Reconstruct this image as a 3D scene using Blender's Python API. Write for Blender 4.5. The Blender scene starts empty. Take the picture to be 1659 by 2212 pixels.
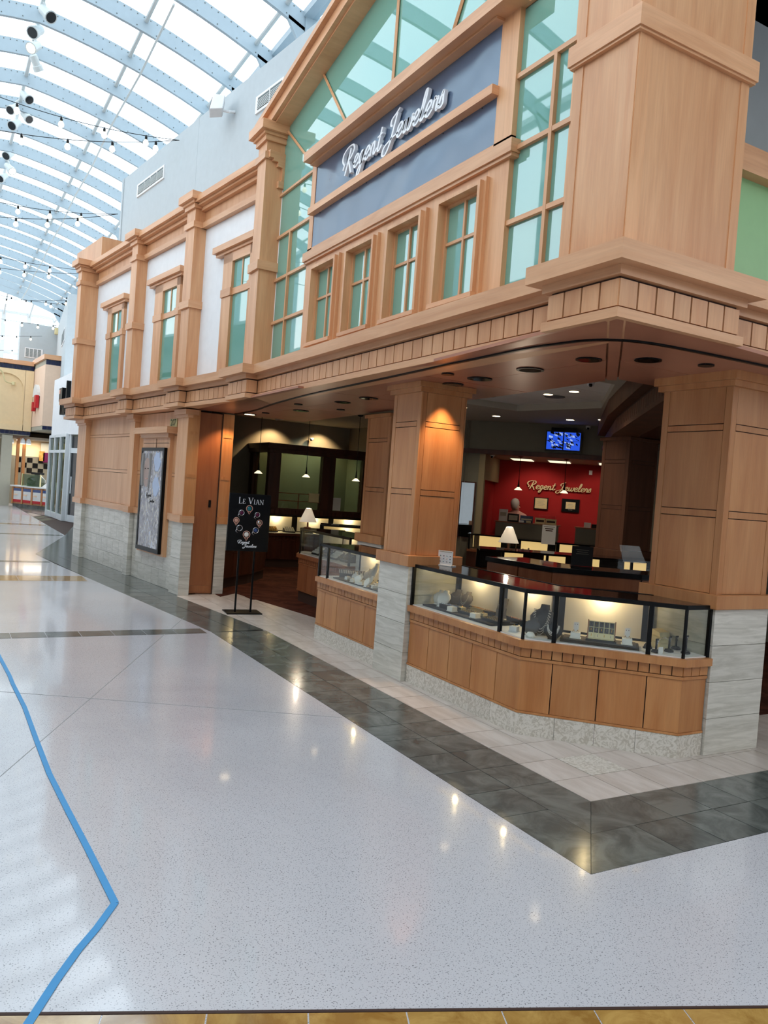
import bpy, bmesh, math, random
from mathutils import Vector, Matrix
random.seed(7)
D = bpy.data
SC = bpy.context.scene
COL = SC.collection
# ------------------------------------------------------------------ camera
IMG_W, IMG_H = 1659.0, 2212.0
FPX, YAW, PITCH, ROLL = 1699.76, 0.516866, -0.0264492, 0.0733931
cam = D.cameras.new('camera'); cam.sensor_fit = 'HORIZONTAL'; cam.sensor_width = 36.0
cam.lens = FPX / IMG_W * 36.0; cam.clip_start = 0.05; cam.clip_end = 500
cam_o = D.objects.new('camera', cam); COL.objects.link(cam_o); SC.camera = cam_o
fw = Vector((math.sin(YAW)*math.cos(PITCH), math.cos(YAW)*math.cos(PITCH), math.sin(PITCH)))
rt0 = Vector((math.cos(YAW), -math.sin(YAW), 0)); up0 = rt0.cross(fw)
rt = rt0*math.cos(ROLL) + up0*math.sin(ROLL); up = -rt0*math.sin(ROLL) + up0*math.cos(ROLL)
cam_o.matrix_world = Matrix(((rt.x, up.x, -fw.x, 0), (rt.y, up.y, -fw.y, 0), (rt.z, up.z, -fw.z, 1.6), (0, 0, 0, 1)))
# ------------------------------------------------------------------ view, world, sun
SC.view_settings.view_transform = 'Standard'; SC.view_settings.look = 'None'
SC.view_settings.exposure = 0.0; SC.view_settings.gamma = 1.0; SC.view_settings.use_curve_mapping = False
SC.cycles.max_bounces = 6; SC.cycles.diffuse_bounces = 3; SC.cycles.glossy_bounces = 3
SC.cycles.use_adaptive_sampling = True; SC.cycles.adaptive_threshold = 0.03
SC.cycles.transparent_max_bounces = 24; SC.cycles.transmission_bounces = 6
SC.cycles.caustics_reflective = False; SC.cycles.caustics_refractive = False
SC.cycles.sample_clamp_indirect = 6.0
SUN_DIR = Vector((0.372, 0.958, 0.612)).normalized()
SKY_STRENGTH = 2.8
w = D.worlds.new('sky'); SC.world = w; w.use_nodes = True
nt = w.node_tree; nt.nodes.clear()
def N(t, kind, **kw):
    n = t.nodes.new(kind)
    for k, v in kw.items():
        if k in n.inputs: n.inputs[k].default_value = v
        else: setattr(n, k, v)
    return n
tc = N(nt, 'ShaderNodeTexCoord')
sep = N(nt, 'ShaderNodeSeparateXYZ'); nt.links.new(tc.outputs['Generated'], sep.inputs[0])
hr = N(nt, 'ShaderNodeMapRange'); nt.links.new(sep.outputs['Z'], hr.inputs['Value'])
hr.inputs['From Min'].default_value = -0.05; hr.inputs['From Max'].default_value = 0.9
hc = N(nt, 'ShaderNodeValToRGB'); nt.links.new(hr.outputs[0], hc.inputs[0])
hc.color_ramp.elements[0].position = 0.0; hc.color_ramp.elements[0].color = (0.55, 0.58, 0.60, 1)
hc.color_ramp.elements[1].position = 1.0; hc.color_ramp.elements[1].color = (0.66, 0.84, 1.0, 1)
e = hc.color_ramp.elements.new(0.10); e.color = (0.95, 0.98, 1.0, 1)
cl = N(nt, 'ShaderNodeTexNoise', Scale=2.2, Detail=4.0); nt.links.new(tc.outputs['Generated'], cl.inputs['Vector'])
clr = N(nt, 'ShaderNodeMapRange'); nt.links.new(cl.outputs['Fac'], clr.inputs['Value'])
clr.inputs['From Min'].default_value = 0.45; clr.inputs['From Max'].default_value = 0.6
mx = N(nt, 'ShaderNodeMix', data_type='RGBA'); nt.links.new(clr.outputs[0], mx.inputs['Factor'])
nt.links.new(hc.outputs[0], mx.inputs['A']); mx.inputs['B'].default_value = (1, 1, 1, 1)
dot = N(nt, 'ShaderNodeVectorMath', operation='DOT_PRODUCT'); nt.links.new(tc.outputs['Generated'], dot.inputs[0])
dot.inputs[1].default_value = SUN_DIR
mxm = N(nt, 'ShaderNodeMath', operation='MAXIMUM'); nt.links.new(dot.outputs['Value'], mxm.inputs[0]); mxm.inputs[1].default_value = 0
pw = N(nt, 'ShaderNodeMath', operation='POWER'); nt.links.new(mxm.outputs[0], pw.inputs[0]); pw.inputs[1].default_value = 60
ml = N(nt, 'ShaderNodeMath', operation='MULTIPLY_ADD'); nt.links.new(pw.outputs[0], ml.inputs[0]); ml.inputs[1].default_value = 8.0; ml.inputs[2].default_value = SKY_STRENGTH
bg = N(nt, 'ShaderNodeBackground'); nt.links.new(mx.outputs['Result'], bg.inputs['Color']); nt.links.new(ml.outputs[0], bg.inputs['Strength'])
wo = N(nt, 'ShaderNodeOutputWorld'); nt.links.new(bg.outputs[0], wo.inputs[0])
sun = D.lights.new('sun', 'SUN'); sun.energy = 3.0; sun.angle = 0.02; sun.color = (1, 0.9, 0.78)
sun_o = D.objects.new('sun', sun); COL.objects.link(sun_o); sun_o.rotation_euler = SUN_DIR.to_track_quat('Z', 'Y').to_euler()

# ------------------------------------------------------------------ materials
MAT = {}
def base_mat(name):
    m = D.materials.new(name); m.use_nodes = True; t = m.node_tree
    p = t.nodes['Principled BSDF']; MAT[name] = m
    return m, t, p
def srgb(r, g, b):
    f = lambda c: (c/255/12.92) if c/255 <= 0.04045 else ((c/255+0.055)/1.055)**2.4
    return (f(r), f(g), f(b), 1)
def plain(name, col, rough=0.5, metal=0.0, spec=0.5, emit=0.0, ecol=None, coat=0.0):
    m, t, p = base_mat(name)
    p.inputs['Base Color'].default_value = srgb(*col); p.inputs['Roughness'].default_value = rough
    p.inputs['Metallic'].default_value = metal; p.inputs['Specular IOR Level'].default_value = spec
    p.inputs['Coat Weight'].default_value = coat; p.inputs['Coat Roughness'].default_value = 0.05
    # a slight mottling so that no surface is perfectly flat in tone
    n = N(t, 'ShaderNodeTexNoise', Scale=9.0, Detail=3.0); g = N(t, 'ShaderNodeTexCoord'); t.links.new(g.outputs['Object'], n.inputs['Vector'])
    r = N(t, 'ShaderNodeMapRange'); t.links.new(n.outputs['Fac'], r.inputs['Value']); r.inputs['To Min'].default_value = 0.94; r.inputs['To Max'].default_value = 1.06
    h = N(t, 'ShaderNodeHueSaturation'); h.inputs['Color'].default_value = srgb(*col); t.links.new(r.outputs[0], h.inputs['Value']); t.links.new(h.outputs[0], p.inputs['Base Color'])
    if emit > 0:
        p.inputs['Emission Color'].default_value = srgb(*(ecol or col)); p.inputs['Emission Strength'].default_value = emit
    return m
def wood(name, ca, cb, rough=0.38, vert=True, fine=0.12):
    m, t, p = base_mat(name)
    g = N(t, 'ShaderNodeTexCoord'); oi = N(t, 'ShaderNodeObjectInfo')
    ad = N(t, 'ShaderNodeVectorMath', operation='ADD'); t.links.new(g.outputs['Object'], ad.inputs[0])
    sc = N(t, 'ShaderNodeMath', operation='MULTIPLY'); t.links.new(oi.outputs['Random'], sc.inputs[0]); sc.inputs[1].default_value = 13.0
    t.links.new(sc.outputs[0], ad.inputs[1])
    mp = N(t, 'ShaderNodeMapping'); t.links.new(ad.outputs[0], mp.inputs[0])
    mp.inputs['Scale'].default_value = (7, 7, 0.8) if vert else (0.9, 0.9, 9)
    n1 = N(t, 'ShaderNodeTexNoise', Scale=1.0, Detail=5.0, Roughness=0.6); n1.inputs['Distortion'].default_value = 0.5; t.links.new(mp.outputs[0], n1.inputs['Vector'])
    mp2 = N(t, 'ShaderNodeMapping'); t.links.new(ad.outputs[0], mp2.inputs[0]); mp2.inputs['Scale'].default_value = (90, 90, 3) if vert else (4, 4, 110)
    n2 = N(t, 'ShaderNodeTexNoise', Scale=1.0, Detail=3.0); t.links.new(mp2.outputs[0], n2.inputs['Vector'])
    rp = N(t, 'ShaderNodeValToRGB'); t.links.new(n1.outputs['Fac'], rp.inputs[0])
    rp.color_ramp.elements[0].position = 0.32; rp.color_ramp.elements[0].color = srgb(*ca)
    rp.color_ramp.elements[1].position = 0.68; rp.color_ramp.elements[1].color = srgb(*cb)
    h = N(t, 'ShaderNodeHueSaturation'); t.links.new(rp.outputs[0], h.inputs['Color'])
    r = N(t, 'ShaderNodeMapRange'); t.links.new(n2.outputs['Fac'], r.inputs['Value']); r.inputs['To Min'].default_value = 1-fine; r.inputs['To Max'].default_value = 1+fine
    r2 = N(t, 'ShaderNodeMapRange'); t.links.new(oi.outputs['Random'], r2.inputs['Value']); r2.inputs['To Min'].default_value = 0.93; r2.inputs['To Max'].default_value = 1.06
    mm = N(t, 'ShaderNodeMath', operation='MULTIPLY'); t.links.new(r.outputs[0], mm.inputs[0]); t.links.new(r2.outputs[0], mm.inputs[1])
    t.links.new(mm.outputs[0], h.inputs['Value']); t.links.new(h.outputs[0], p.inputs['Base Color'])
    p.inputs['Roughness'].default_value = rough; p.inputs['Specular IOR Level'].default_value = 0.5
    return m
def mottled(name, ca, cb, scale=(4, 4, 4), lo=0.4, hi=0.62, rough=0.3, spec=0.5, detail=8.0, dist=1.0, rnd=0.05, coat=0.0, bump=0.0, speck=None):
    m, t, p = base_mat(name)
    g = N(t, 'ShaderNodeTexCoord'); oi = N(t, 'ShaderNodeObjectInfo')
    ad = N(t, 'ShaderNodeVectorMath', operation='ADD'); t.links.new(g.outputs['Object'], ad.inputs[0])
    sc = N(t, 'ShaderNodeMath', operation='MULTIPLY'); t.links.new(oi.outputs['Random'], sc.inputs[0]); sc.inputs[1].default_value = 31.0; t.links.new(sc.outputs[0], ad.inputs[1])
    mp = N(t, 'ShaderNodeMapping'); t.links.new(ad.outputs[0], mp.inputs[0]); mp.inputs['Scale'].default_value = scale
    n1 = N(t, 'ShaderNodeTexNoise', Scale=1.0, Detail=detail, Roughness=0.65); n1.inputs['Distortion'].default_value = dist; t.links.new(mp.outputs[0], n1.inputs['Vector'])
    rp = N(t, 'ShaderNodeValToRGB'); t.links.new(n1.outputs['Fac'], rp.inputs[0])
    rp.color_ramp.elements[0].position = lo; rp.color_ramp.elements[0].color = srgb(*ca)
    rp.color_ramp.elements[1].position = hi; rp.color_ramp.elements[1].color = srgb(*cb)
    last = rp.outputs[0]
    if speck:
        v = N(t, 'ShaderNodeTexNoise', Scale=speck[0], Detail=2.0); t.links.new(g.outputs['Object'], v.inputs['Vector'])
        r = N(t, 'ShaderNodeMapRange'); t.links.new(v.outputs['Fac'], r.inputs['Value']); r.inputs['From Min'].default_value = speck[1]; r.inputs['From Max'].default_value = speck[1]+0.06
        mxx = N(t, 'ShaderNodeMix', data_type='RGBA'); t.links.new(r.outputs[0], mxx.inputs['Factor']); t.links.new(last, mxx.inputs['A']); mxx.inputs['B'].default_value = srgb(*speck[2])
        last = mxx.outputs['Result']
    h = N(t, 'ShaderNodeHueSaturation'); t.links.new(last, h.inputs['Color'])
    r2 = N(t, 'ShaderNodeMapRange'); t.links.new(oi.outputs['Random'], r2.inputs['Value']); r2.inputs['To Min'].default_value = 1-rnd; r2.inputs['To Max'].default_value = 1+rnd
    t.links.new(r2.outputs[0], h.inputs['Value']); t.links.new(h.outputs[0], p.inputs['Base Color'])
    p.inputs['Roughness'].default_value = rough; p.inputs['Specular IOR Level'].default_value = spec
    p.inputs['Coat Weight'].default_value = coat; p.inputs['Coat Roughness'].default_value = 0.06
    if bump:
        b = N(t, 'ShaderNodeBump'); b.inputs['Strength'].default_value = bump; t.links.new(n1.outputs['Fac'], b.inputs['Height']); t.links.new(b.outputs[0], p.inputs['Normal'])
    return m
def clear_glass(name, tint=(235, 245, 242), ior=1.5, rough=0.0):
    m = D.materials.new(name); m.use_nodes = True; t = m.node_tree; t.nodes.clear(); MAT[name] = m
    tr = N(t, 'ShaderNodeBsdfTransparent'); tr.inputs[0].default_value = srgb(*tint)
    gl = N(t, 'ShaderNodeBsdfGlossy'); gl.inputs['Roughness'].default_value = rough
    lw = N(t, 'ShaderNodeLayerWeight'); lw.inputs['Blend'].default_value = 0.5
    p5 = N(t, 'ShaderNodeMath', operation='POWER'); t.links.new(lw.outputs['Facing'], p5.inputs[0]); p5.inputs[1].default_value = 5.0
    f0 = ((ior-1)/(ior+1))**2
    fr = N(t, 'ShaderNodeMath', operation='MULTIPLY_ADD'); t.links.new(p5.outputs[0], fr.inputs[0]); fr.inputs[1].default_value = 1-f0; fr.inputs[2].default_value = f0
    mi = N(t, 'ShaderNodeMixShader'); t.links.new(fr.outputs[0], mi.inputs[0]); t.links.new(tr.outputs[0], mi.inputs[1]); t.links.new(gl.outputs[0], mi.inputs[2])
    o = N(t, 'ShaderNodeOutputMaterial'); t.links.new(mi.outputs[0], o.inputs[0])
    return m
wood('maple', (200, 142, 98), (220, 168, 124))
wood('maple_soffit_shade', (176, 114, 66), (198, 140, 90)); wood('door_wood', (142, 82, 46), (166, 104, 62))  # pier wood is maple with the soffit's shade put into its colour
wood('maple_flat', (202, 146, 104), (222, 170, 128), vert=False)
wood('soffit_wood', (164, 104, 80), (188, 128, 100), rough=0.3, vert=False)
wood('cherry', (174, 110, 60), (198, 138, 86), rough=0.33)
wood('dark_wood', (62, 30, 20), (84, 44, 30), rough=0.35)
wood('mid_wood', (128, 72, 42), (150, 92, 58), rough=0.35)
plain('joint', (58, 34, 24), 0.7)
mottled('travertine', (188, 182, 168), (216, 210, 198), scale=(2.5, 2.5, 26), rough=0.28, rnd=0.05, coat=0.2, dist=0.8, lo=0.36, hi=0.6)
mottled('fossil_stone', (188, 178, 162), (218, 210, 198), scale=(20, 20, 20), lo=0.42, hi=0.55, rough=0.3, detail=3, dist=2.5, rnd=0.04)
mottled('terrazzo', (188, 184, 186), (204, 200, 202), scale=(0.35, 0.35, 0.35), lo=0.3, hi=0.7, rough=0.22, spec=0.3, detail=3, rnd=0.0, coat=0.45, speck=(170.0, 0.60, (128, 126, 128)))
mottled('tan_tile', (186, 172, 160), (206, 194, 184), scale=(2, 9, 2), rough=0.32, rnd=0.03, dist=0.4)
mottled('dark_tile', (78, 80, 76), (108, 110, 104), scale=(4, 4, 4), rough=0.17, spec=0.35, rnd=0.10)
mottled('gold_tile', (150, 108, 50), (186, 146, 80), scale=(5, 5, 5), rough=0.12, rnd=0.06, coat=0.3)
mottled('carpet', (66, 34, 24), (92, 52, 38), scale=(3, 3, 3), rough=1.0, spec=0.1, rnd=0.0, bump=0.3)
plain('white_paint', (232, 232, 233), 0.7); plain('grey_paint', (182, 190, 194), 0.75)
plain('rib_paint', (164, 180, 190), 0.45); plain('pipe_paint', (198, 204, 204), 0.4)
plain('frame_white', (220, 224, 226), 0.4)
plain('store_wall', (128, 124, 110), 0.9); plain('store_beige', (158, 142, 112), 0.9)
plain('red_paint', (158, 18, 20), 0.85); plain('ceiling_paint', (186, 180, 168), 0.9)
plain('black_metal', (6, 8, 11), 0.35, spec=0.2); plain('black_gloss', (10, 11, 14), 0.08); plain('black_matte', (18, 18, 20), 0.8)
plain('navy_tile', (16, 24, 66), 0.12); plain('chrome', (190, 190, 190), 0.2, metal=1.0)
plain('case_white', (226, 224, 220), 0.5); plain('linen', (232, 228, 216), 0.6); plain('grey_velvet', (88, 84, 82), 0.9)
plain('pearl', (240, 232, 222), 0.15); plain('gold', (214, 168, 84), 0.25, metal=1.0); plain('silver', (220, 220, 225), 0.15, metal=1.0)
plain('lamp_shade', (236, 226, 212), 0.8, emit=0.25, ecol=(255, 236, 205))
plain('lit_warm', (255, 240, 214), 0.5, emit=9.0, ecol=(255, 226, 180)); plain('lit_soft', (255, 246, 225), 0.5, emit=1.3, ecol=(255, 238, 200))
plain('lit_case', (255, 232, 180), 0.5, emit=0.75, ecol=(255, 214, 140)); plain('bulb_glow', (255, 244, 220), 0.2, emit=1.6, ecol=(255, 240, 205))
plain('letter_white', (232, 234, 238), 0.35); plain('letter_cream', (226, 206, 160), 0.4); plain('paper', (226, 224, 220), 0.7); plain('cream_paper', (222, 208, 160), 0.7)
plain('blue_tape', (64, 146, 200), 0.6); plain('sale_red', (196, 22, 34), 0.5); plain('olive', (44, 62, 36), 0.6); plain('olive_light', (196, 186, 134), 0.7)
plain('screen_blue', (30, 70, 190), 0.3, emit=1.0, ecol=(36, 84, 220)); plain('screen_pale', (170, 190, 230), 0.3, emit=1.0, ecol=(150, 175, 230))
plain('beige_stucco', (240, 212, 168), 0.9); plain('peach_stucco', (238, 206, 180), 0.9); plain('concrete', (176, 172, 156), 0.85)
plain('skin', (196, 150, 124), 0.6); plain('grey_hair', (150, 146, 142), 0.8); plain('pink_cloth', (196, 150, 140), 0.9)
plain('brass_line', (150, 150, 150), 0.4); plain('desk_laminate', (118, 112, 96), 0.5); plain('vent_dark', (96, 104, 104), 0.6)
plain('teal', (30, 120, 130), 0.2); plain('plum', (90, 20, 60), 0.2); plain('sapphire', (20, 60, 120), 0.2); plain('rose', (214, 160, 140), 0.3)
plain('tv_frame', (20, 20, 22), 0.4); plain('green_film', (150, 196, 140), 0.35, emit=0.0)
wood('maple_deep_shade', (86, 50, 32), (108, 66, 44), rough=0.6); plain('lit_strip', (255, 226, 150), 0.5, emit=3.0, ecol=(255, 205, 110))  # inner pillar and fascia wood: maple, with indoor shade mixed into its colour
clear_glass('clear_glass', (250, 252, 251)); clear_glass('roof_glass', (238, 246, 250), 1.3); clear_glass('tinted_glass', (190, 206, 192), 1.5)
plain('print_face', (176, 152, 142), 0.4); plain('print_blue', (176, 190, 216), 0.4); plain('poster_black', (7, 9, 14), 0.4, spec=0.15)
def reflective(name, col, rough, ior, noise=None):
    m, t, p = base_mat(name)
    p.inputs['Base Color'].default_value = srgb(*col); p.inputs['Roughness'].default_value = rough
    p.inputs['IOR'].default_value = ior; p.inputs['Specular IOR Level'].default_value = 0.5
    p.inputs['Specular Tint'].default_value = (0.74, 0.9, 1.0, 1)
    if noise:
        g = N(t, 'ShaderNodeTexCoord'); n = N(t, 'ShaderNodeTexNoise', Scale=noise[0], Detail=1.0); t.links.new(g.outputs['Object'], n.inputs['Vector'])
        b = N(t, 'ShaderNodeBump'); b.inputs['Strength'].default_value = noise[1]; b.inputs['Distance'].default_value = noise[2]; t.links.new(n.outputs['Fac'], b.inputs['Height']); t.links.new(b.outputs[0], p.inputs['Normal'])
    return m
reflective('teal_glass', (116, 168, 152), 0.02, 2.3)
reflective('slate_panel', (74, 92, 118), 0.22, 2.0, (1.4, 0.35, 0.25))

# ------------------------------------------------------------------ builders
class Frame:
    """local u (along), v (into the wall), z -> world"""
    def __init__(s, o, du, dv): s.o = o; s.du = du; s.dv = dv
    def __call__(s, u, v, z): return Vector((s.o[0]+s.du[0]*u+s.dv[0]*v, s.o[1]+s.du[1]*u+s.dv[1]*v, z))
WORLD = Frame((0, 0), (1, 0), (0, 1))
FA = Frame((0, 0), (0, 1), (1, 0))              # main front: u = world y, v = world x
WG = Frame((2.86, 10.49), (-0.12808, 0.99176), (0.99176, 0.12808))   # the angled left wing
def SegF(p, q):
    L = math.hypot(q[0]-p[0], q[1]-p[1]); du = ((q[0]-p[0])/L, (q[1]-p[1])/L)
    return Frame(p, du, (du[1], -du[0])), L
class MB:
    def __init__(s): s.v = []; s.f = []
    def quad(s, *p):
        i = len(s.v); s.v += [Vector(a) for a in p]; s.f.append(tuple(range(i, i+len(p))))
    def hexa(s, b, t):
        i = len(s.v); n = len(b); s.v += [Vector(a) for a in b] + [Vector(a) for a in t]
        s.f.append(tuple(range(i, i+n))[::-1]); s.f.append(tuple(range(i+n, i+2*n)))
        for k in range(n): s.f.append((i+k, i+(k+1) % n, i+n+(k+1) % n, i+n+k))
        return s
    def box(s, u0, u1, v0, v1, z0, z1, fr=WORLD):
        c = [(u0, v0), (u1, v0), (u1, v1), (u0, v1)]
        return s.hexa([fr(a, b, z0) for a, b in c], [fr(a, b, z1) for a, b in c])
    def prism(s, poly, z0, z1, fr=WORLD):
        return s.hexa([fr(a, b, z0) for a, b in poly], [fr(a, b, z1) for a, b in poly])
    def prism_uz(s, poly, v0, v1, fr):          # polygon drawn in the wall plane
        return s.hexa([fr(a, v0, b) for a, b in poly], [fr(a, v1, b) for a, b in poly])
    def strip(s, pts, o0, o1, z0, z1, zf=None):
        A, B = offset(pts, o0), offset(pts, o1)
        for k in range(len(pts)-1):
            c = [A[k], A[k+1], B[k+1], B[k]]
            dz = [(zf(p) if zf else 0) for p in c]
            s.hexa([(p[0], p[1], z0+d) for p, d in zip(c, dz)], [(p[0], p[1], z1+d) for p, d in zip(c, dz)])
        return s
    def tube(s, pts, r, n=8, cap=True):
        pts = [Vector(p) for p in pts]; R = r if isinstance(r, (list, tuple)) else [r]*len(pts); rings = []
        prev = None
        for k, p in enumerate(pts):
            d = (pts[min(k+1, len(pts)-1)] - pts[max(k-1, 0)]).normalized()
            a = Vector((0, 0, 1)) if abs(d.z) < 0.9 else Vector((1, 0, 0))
            if prev is not None: a = prev
            x = (a - d*a.dot(d)).normalized(); y = d.cross(x); prev = x
            i = len(s.v); s.v += [p + (x*math.cos(2*math.pi*j/n) + y*math.sin(2*math.pi*j/n))*R[k] for j in range(n)]; rings.append(i)
        for a, b in zip(rings, rings[1:]):
            for j in range(n): s.f.append((a+j, a+(j+1) % n, b+(j+1) % n, b+j))
        if cap: s.f.append(tuple(range(rings[0], rings[0]+n))[::-1]); s.f.append(tuple(range(rings[-1], rings[-1]+n)))
        return s
    def lathe(s, c, prof, n=16, sx=1.0, sy=1.0, rot=0.0, tilt=0.0):
        rings = []; M = Matrix.Rotation(rot, 3, 'Z') @ Matrix.Rotation(tilt, 3, 'X')
        for (r, z) in prof:
            i = len(s.v); s.v += [Vector(c) + M @ Vector((r*sx*math.cos(2*math.pi*j/n), r*sy*math.sin(2*math.pi*j/n), z)) for j in range(n)]; rings.append(i)
        for a, b in zip(rings, rings[1:]):
            for j in range(n): s.f.append((a+j, a+(j+1) % n, b+(j+1) % n, b+j))
        s.f.append(tuple(range(rings[0], rings[0]+n))[::-1]); s.f.append(tuple(range(rings[-1], rings[-1]+n)))
        return s
    def build(s, name, mat, parent=None, smooth=False, bevel=0.0):
        me = D.meshes.new(name); off = world_loc(parent)
        bm = bmesh.new(); vs = [bm.verts.new(v - off) for v in s.v]
        for f in s.f:
            try: bm.faces.new([vs[i] for i in f])
            except ValueError: pass
        bmesh.ops.recalc_face_normals(bm, faces=bm.faces)
        if bevel: bmesh.ops.bevel(bm, geom=list(bm.edges), offset=bevel, segments=1, affect='EDGES', clamp_overlap=True)
        if smooth:
            for f in bm.faces: f.smooth = True
        bm.to_mesh(me); bm.free(); me.materials.append(MAT[mat])
        o = D.objects.new(name, me); COL.objects.link(o)
        if parent: o.parent = parent
        return o
def offset(pts, o):
    out = []
    for k, p in enumerate(pts):
        ns = []
        if k > 0: a = pts[k-1]; L = math.hypot(p[0]-a[0], p[1]-a[1]); ns.append(((p[1]-a[1])/L, -(p[0]-a[0])/L))
        if k < len(pts)-1: b = pts[k+1]; L = math.hypot(b[0]-p[0], b[1]-p[1]); ns.append(((b[1]-p[1])/L, -(b[0]-p[0])/L))
        if len(ns) == 1: n = ns[0]; out.append((p[0]+n[0]*o, p[1]+n[1]*o))
        else:
            mx_, my_ = ns[0][0]+ns[1][0], ns[0][1]+ns[1][1]; q = (mx_*ns[0][0]+my_*ns[0][1])
            out.append((p[0]+mx_/q*o, p[1]+my_/q*o))
    return out
def world_loc(o):
    v = Vector((0, 0, 0))
    while o: v += o.location; o = o.parent
    return v
def tag(o, label=None, cat=None, group=None, kind=None):
    for k, v in (('label', label), ('category', cat), ('group', group), ('kind', kind)):
        if v: o[k] = v
    return o
def thing(name, loc, label, cat, group=None, kind=None):
    o = D.objects.new(name, None); COL.objects.link(o); o.location = loc; o.empty_display_size = 0.05
    return tag(o, label, cat, group, kind)
def struct(name, loc=(0, 0, 0), label=None):
    o = D.objects.new(name, None); COL.objects.link(o); o.location = loc; o['kind'] = 'structure'
    if label: o['label'] = label
    return o
def inst(o, parent, loc, rotz=0.0, name=None):
    c = o.copy(); COL.objects.link(c); c.parent = parent; c.location = Vector(loc) - world_loc(parent); c.rotation_euler = (0, 0, rotz)
    return c
def copy_tree(src, loc, rotz=None, label=None, group=None):
    c = src.copy(); COL.objects.link(c); c.location = loc
    if rotz is not None: c.rotation_euler = (0, 0, rotz)
    if label: c['label'] = label
    if group: c['group'] = group
    for ch in src.children:
        d = ch.copy(); COL.objects.link(d); d.parent = c
        for g in ch.children:
            e_ = g.copy(); COL.objects.link(e_); e_.parent = d
    return c
def ang(fr): return math.atan2(fr.du[1], fr.du[0])
def spline(pts, n=6):
    P = [Vector(p) for p in pts]; out = []
    for k in range(len(P)-1):
        a, b, c, d = P[max(k-1, 0)], P[k], P[k+1], P[min(k+2, len(P)-1)]
        for j in range(n):
            t = j/n; out.append(0.5*((2*b)+(c-a)*t+(2*a-5*b+4*c-d)*t*t+(3*b-a-3*c+d)*t**3))
    out.append(P[-1]); return out
# ---- hand drawn script lettering: broad strokes swept in the letter's own plane
GL = {
 'R': (1.45, [[(0.62, 1.95), (0.45, 1.0), (0.2, -0.15)], [(-0.05, 0.75), (-0.5, 1.25), (-0.45, 1.8), (0.2, 2.15), (0.95, 2.1), (1.2, 1.65), (0.85, 1.15), (0.4, 1.0)], [(0.45, 1.02), (0.8, 0.5), (1.2, -0.25)], [(-0.05, 0.75), (-0.2, 0.4)]]),
 'e': (0.82, [[(0.0, 0.32), (0.35, 0.48), (0.62, 0.78), (0.42, 1.04), (0.12, 0.75), (0.10, 0.22), (0.40, -0.02), (0.86, 0.32)]]),
 'g': (0.85, [[(0.6, 0.85), (0.35, 1.02), (0.08, 0.6), (0.2, 0.08), (0.5, 0.3), (0.66, 0.98), (0.5, 0.0), (0.3, -0.75), (0.0, -0.85), (0.1, -0.35), (0.88, 0.3)]]),
 'n': (1.0, [[(0.0, 0.55), (0.14, 1.0), (0.12, 0.5), (0.1, 0.0)], [(0.12, 0.5), (0.32, 0.92), (0.52, 0.98), (0.58, 0.6), (0.54, 0.15), (0.70, 0.0), (1.02, 0.32)]]),
 't': (0.62, [[(0.35, 1.75), (0.15, 0.5), (0.18, 0.02), (0.4, 0.02), (0.66, 0.32)], [(-0.1, 1.12), (0.55, 1.25)]]),
 'J': (1.25, [[(1.15, 2.25), (0.85, 2.05), (0.3, 1.75), (0.25, 1.35), (0.5, 1.2)], [(0.95, 2.0), (0.75, 1.0), (0.5, -0.1), (0.05, -0.75), (-0.4, -0.6), (-0.25, -0.1), (0.5, 0.2), (1.2, 0.35)]]),
 'w': (1.2, [[(0.0, 0.3), (0.1, 0.95), (0.1, 0.2), (0.3, 0.0), (0.52, 0.4), (0.58, 0.95), (0.58, 0.2), (0.8, 0.0), (1.02, 0.45), (1.05, 0.98), (1.25, 0.75)]]),
 'l': (0.6, [[(0.0, 0.3), (0.35, 1.1), (0.48, 1.95), (0.3, 2.05), (0.15, 1.3), (0.1, 0.3), (0.28, 0.0), (0.64, 0.32)]]),
 'r': (0.72, [[(0.0, 0.3), (0.18, 1.05), (0.28, 0.85), (0.52, 0.9), (0.46, 0.3), (0.55, 0.0), (0.78, 0.32)]]),
 's': (0.6, [[(0.0, 0.25), (0.32, 1.08), (0.42, 0.6), (0.46, 0.2), (0.25, 0.0), (0.0, 0.12)]]),
}
def script_text(txt, fr, u0, v, z0, width, s, mat, parent, depth=0.03, pen=0.17, slope=0.0, joined=None, rev=False):
    tot = sum(GL[c][0] if c != ' ' else 0.75 for c in txt); k = width/tot; x = 0.0; jm = MB()
    for c in txt:
        if c == ' ': x += 0.75; continue
        m = MB() if not joined else jm
        for st in GL[c][1]:
            pts = spline([(p[0]+x+p[1]*0.18, p[1], 0) for p in st], 6)
            L, R = [], []
            for i, p in enumerate(pts):
                d = (pts[min(i+1, len(pts)-1)]-pts[max(i-1, 0)]).normalized(); nrm = Vector((-d.y, d.x, 0))
                wd = pen*(0.55+0.55*abs(d.y)); L.append(p+nrm*wd/2); R.append(p-nrm*wd/2)
            si = GL[c][1].index(st)
            def W(p, dv):
                uu = p.x*k if not rev else -p.x*k
                return fr(u0+uu, v+dv-(0.0012*si if depth > 0.01 and dv == 0 else 0), z0+p.y*s+slope*p.x*k)
            base = len(m.v)
            for i in range(len(pts)): m.v += [W(L[i], 0), W(R[i], 0), W(R[i], depth), W(L[i], depth)]
            for i in range(len(pts)-1):
                a_ = base+4*i; b_ = a_+4
                for q in range(4): m.f.append((a_+q, a_+(q+1) % 4, b_+(q+1) % 4, b_+q))
            m.f.append((base, base+1, base+2, base+3)); e_ = base+4*(len(pts)-1); m.f.append((e_, e_+1, e_+2, e_+3))
        if not joined: m.build('letter', mat, parent)
        x += GL[c][0]
    if joined: jm.build(joined, mat, parent)
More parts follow.
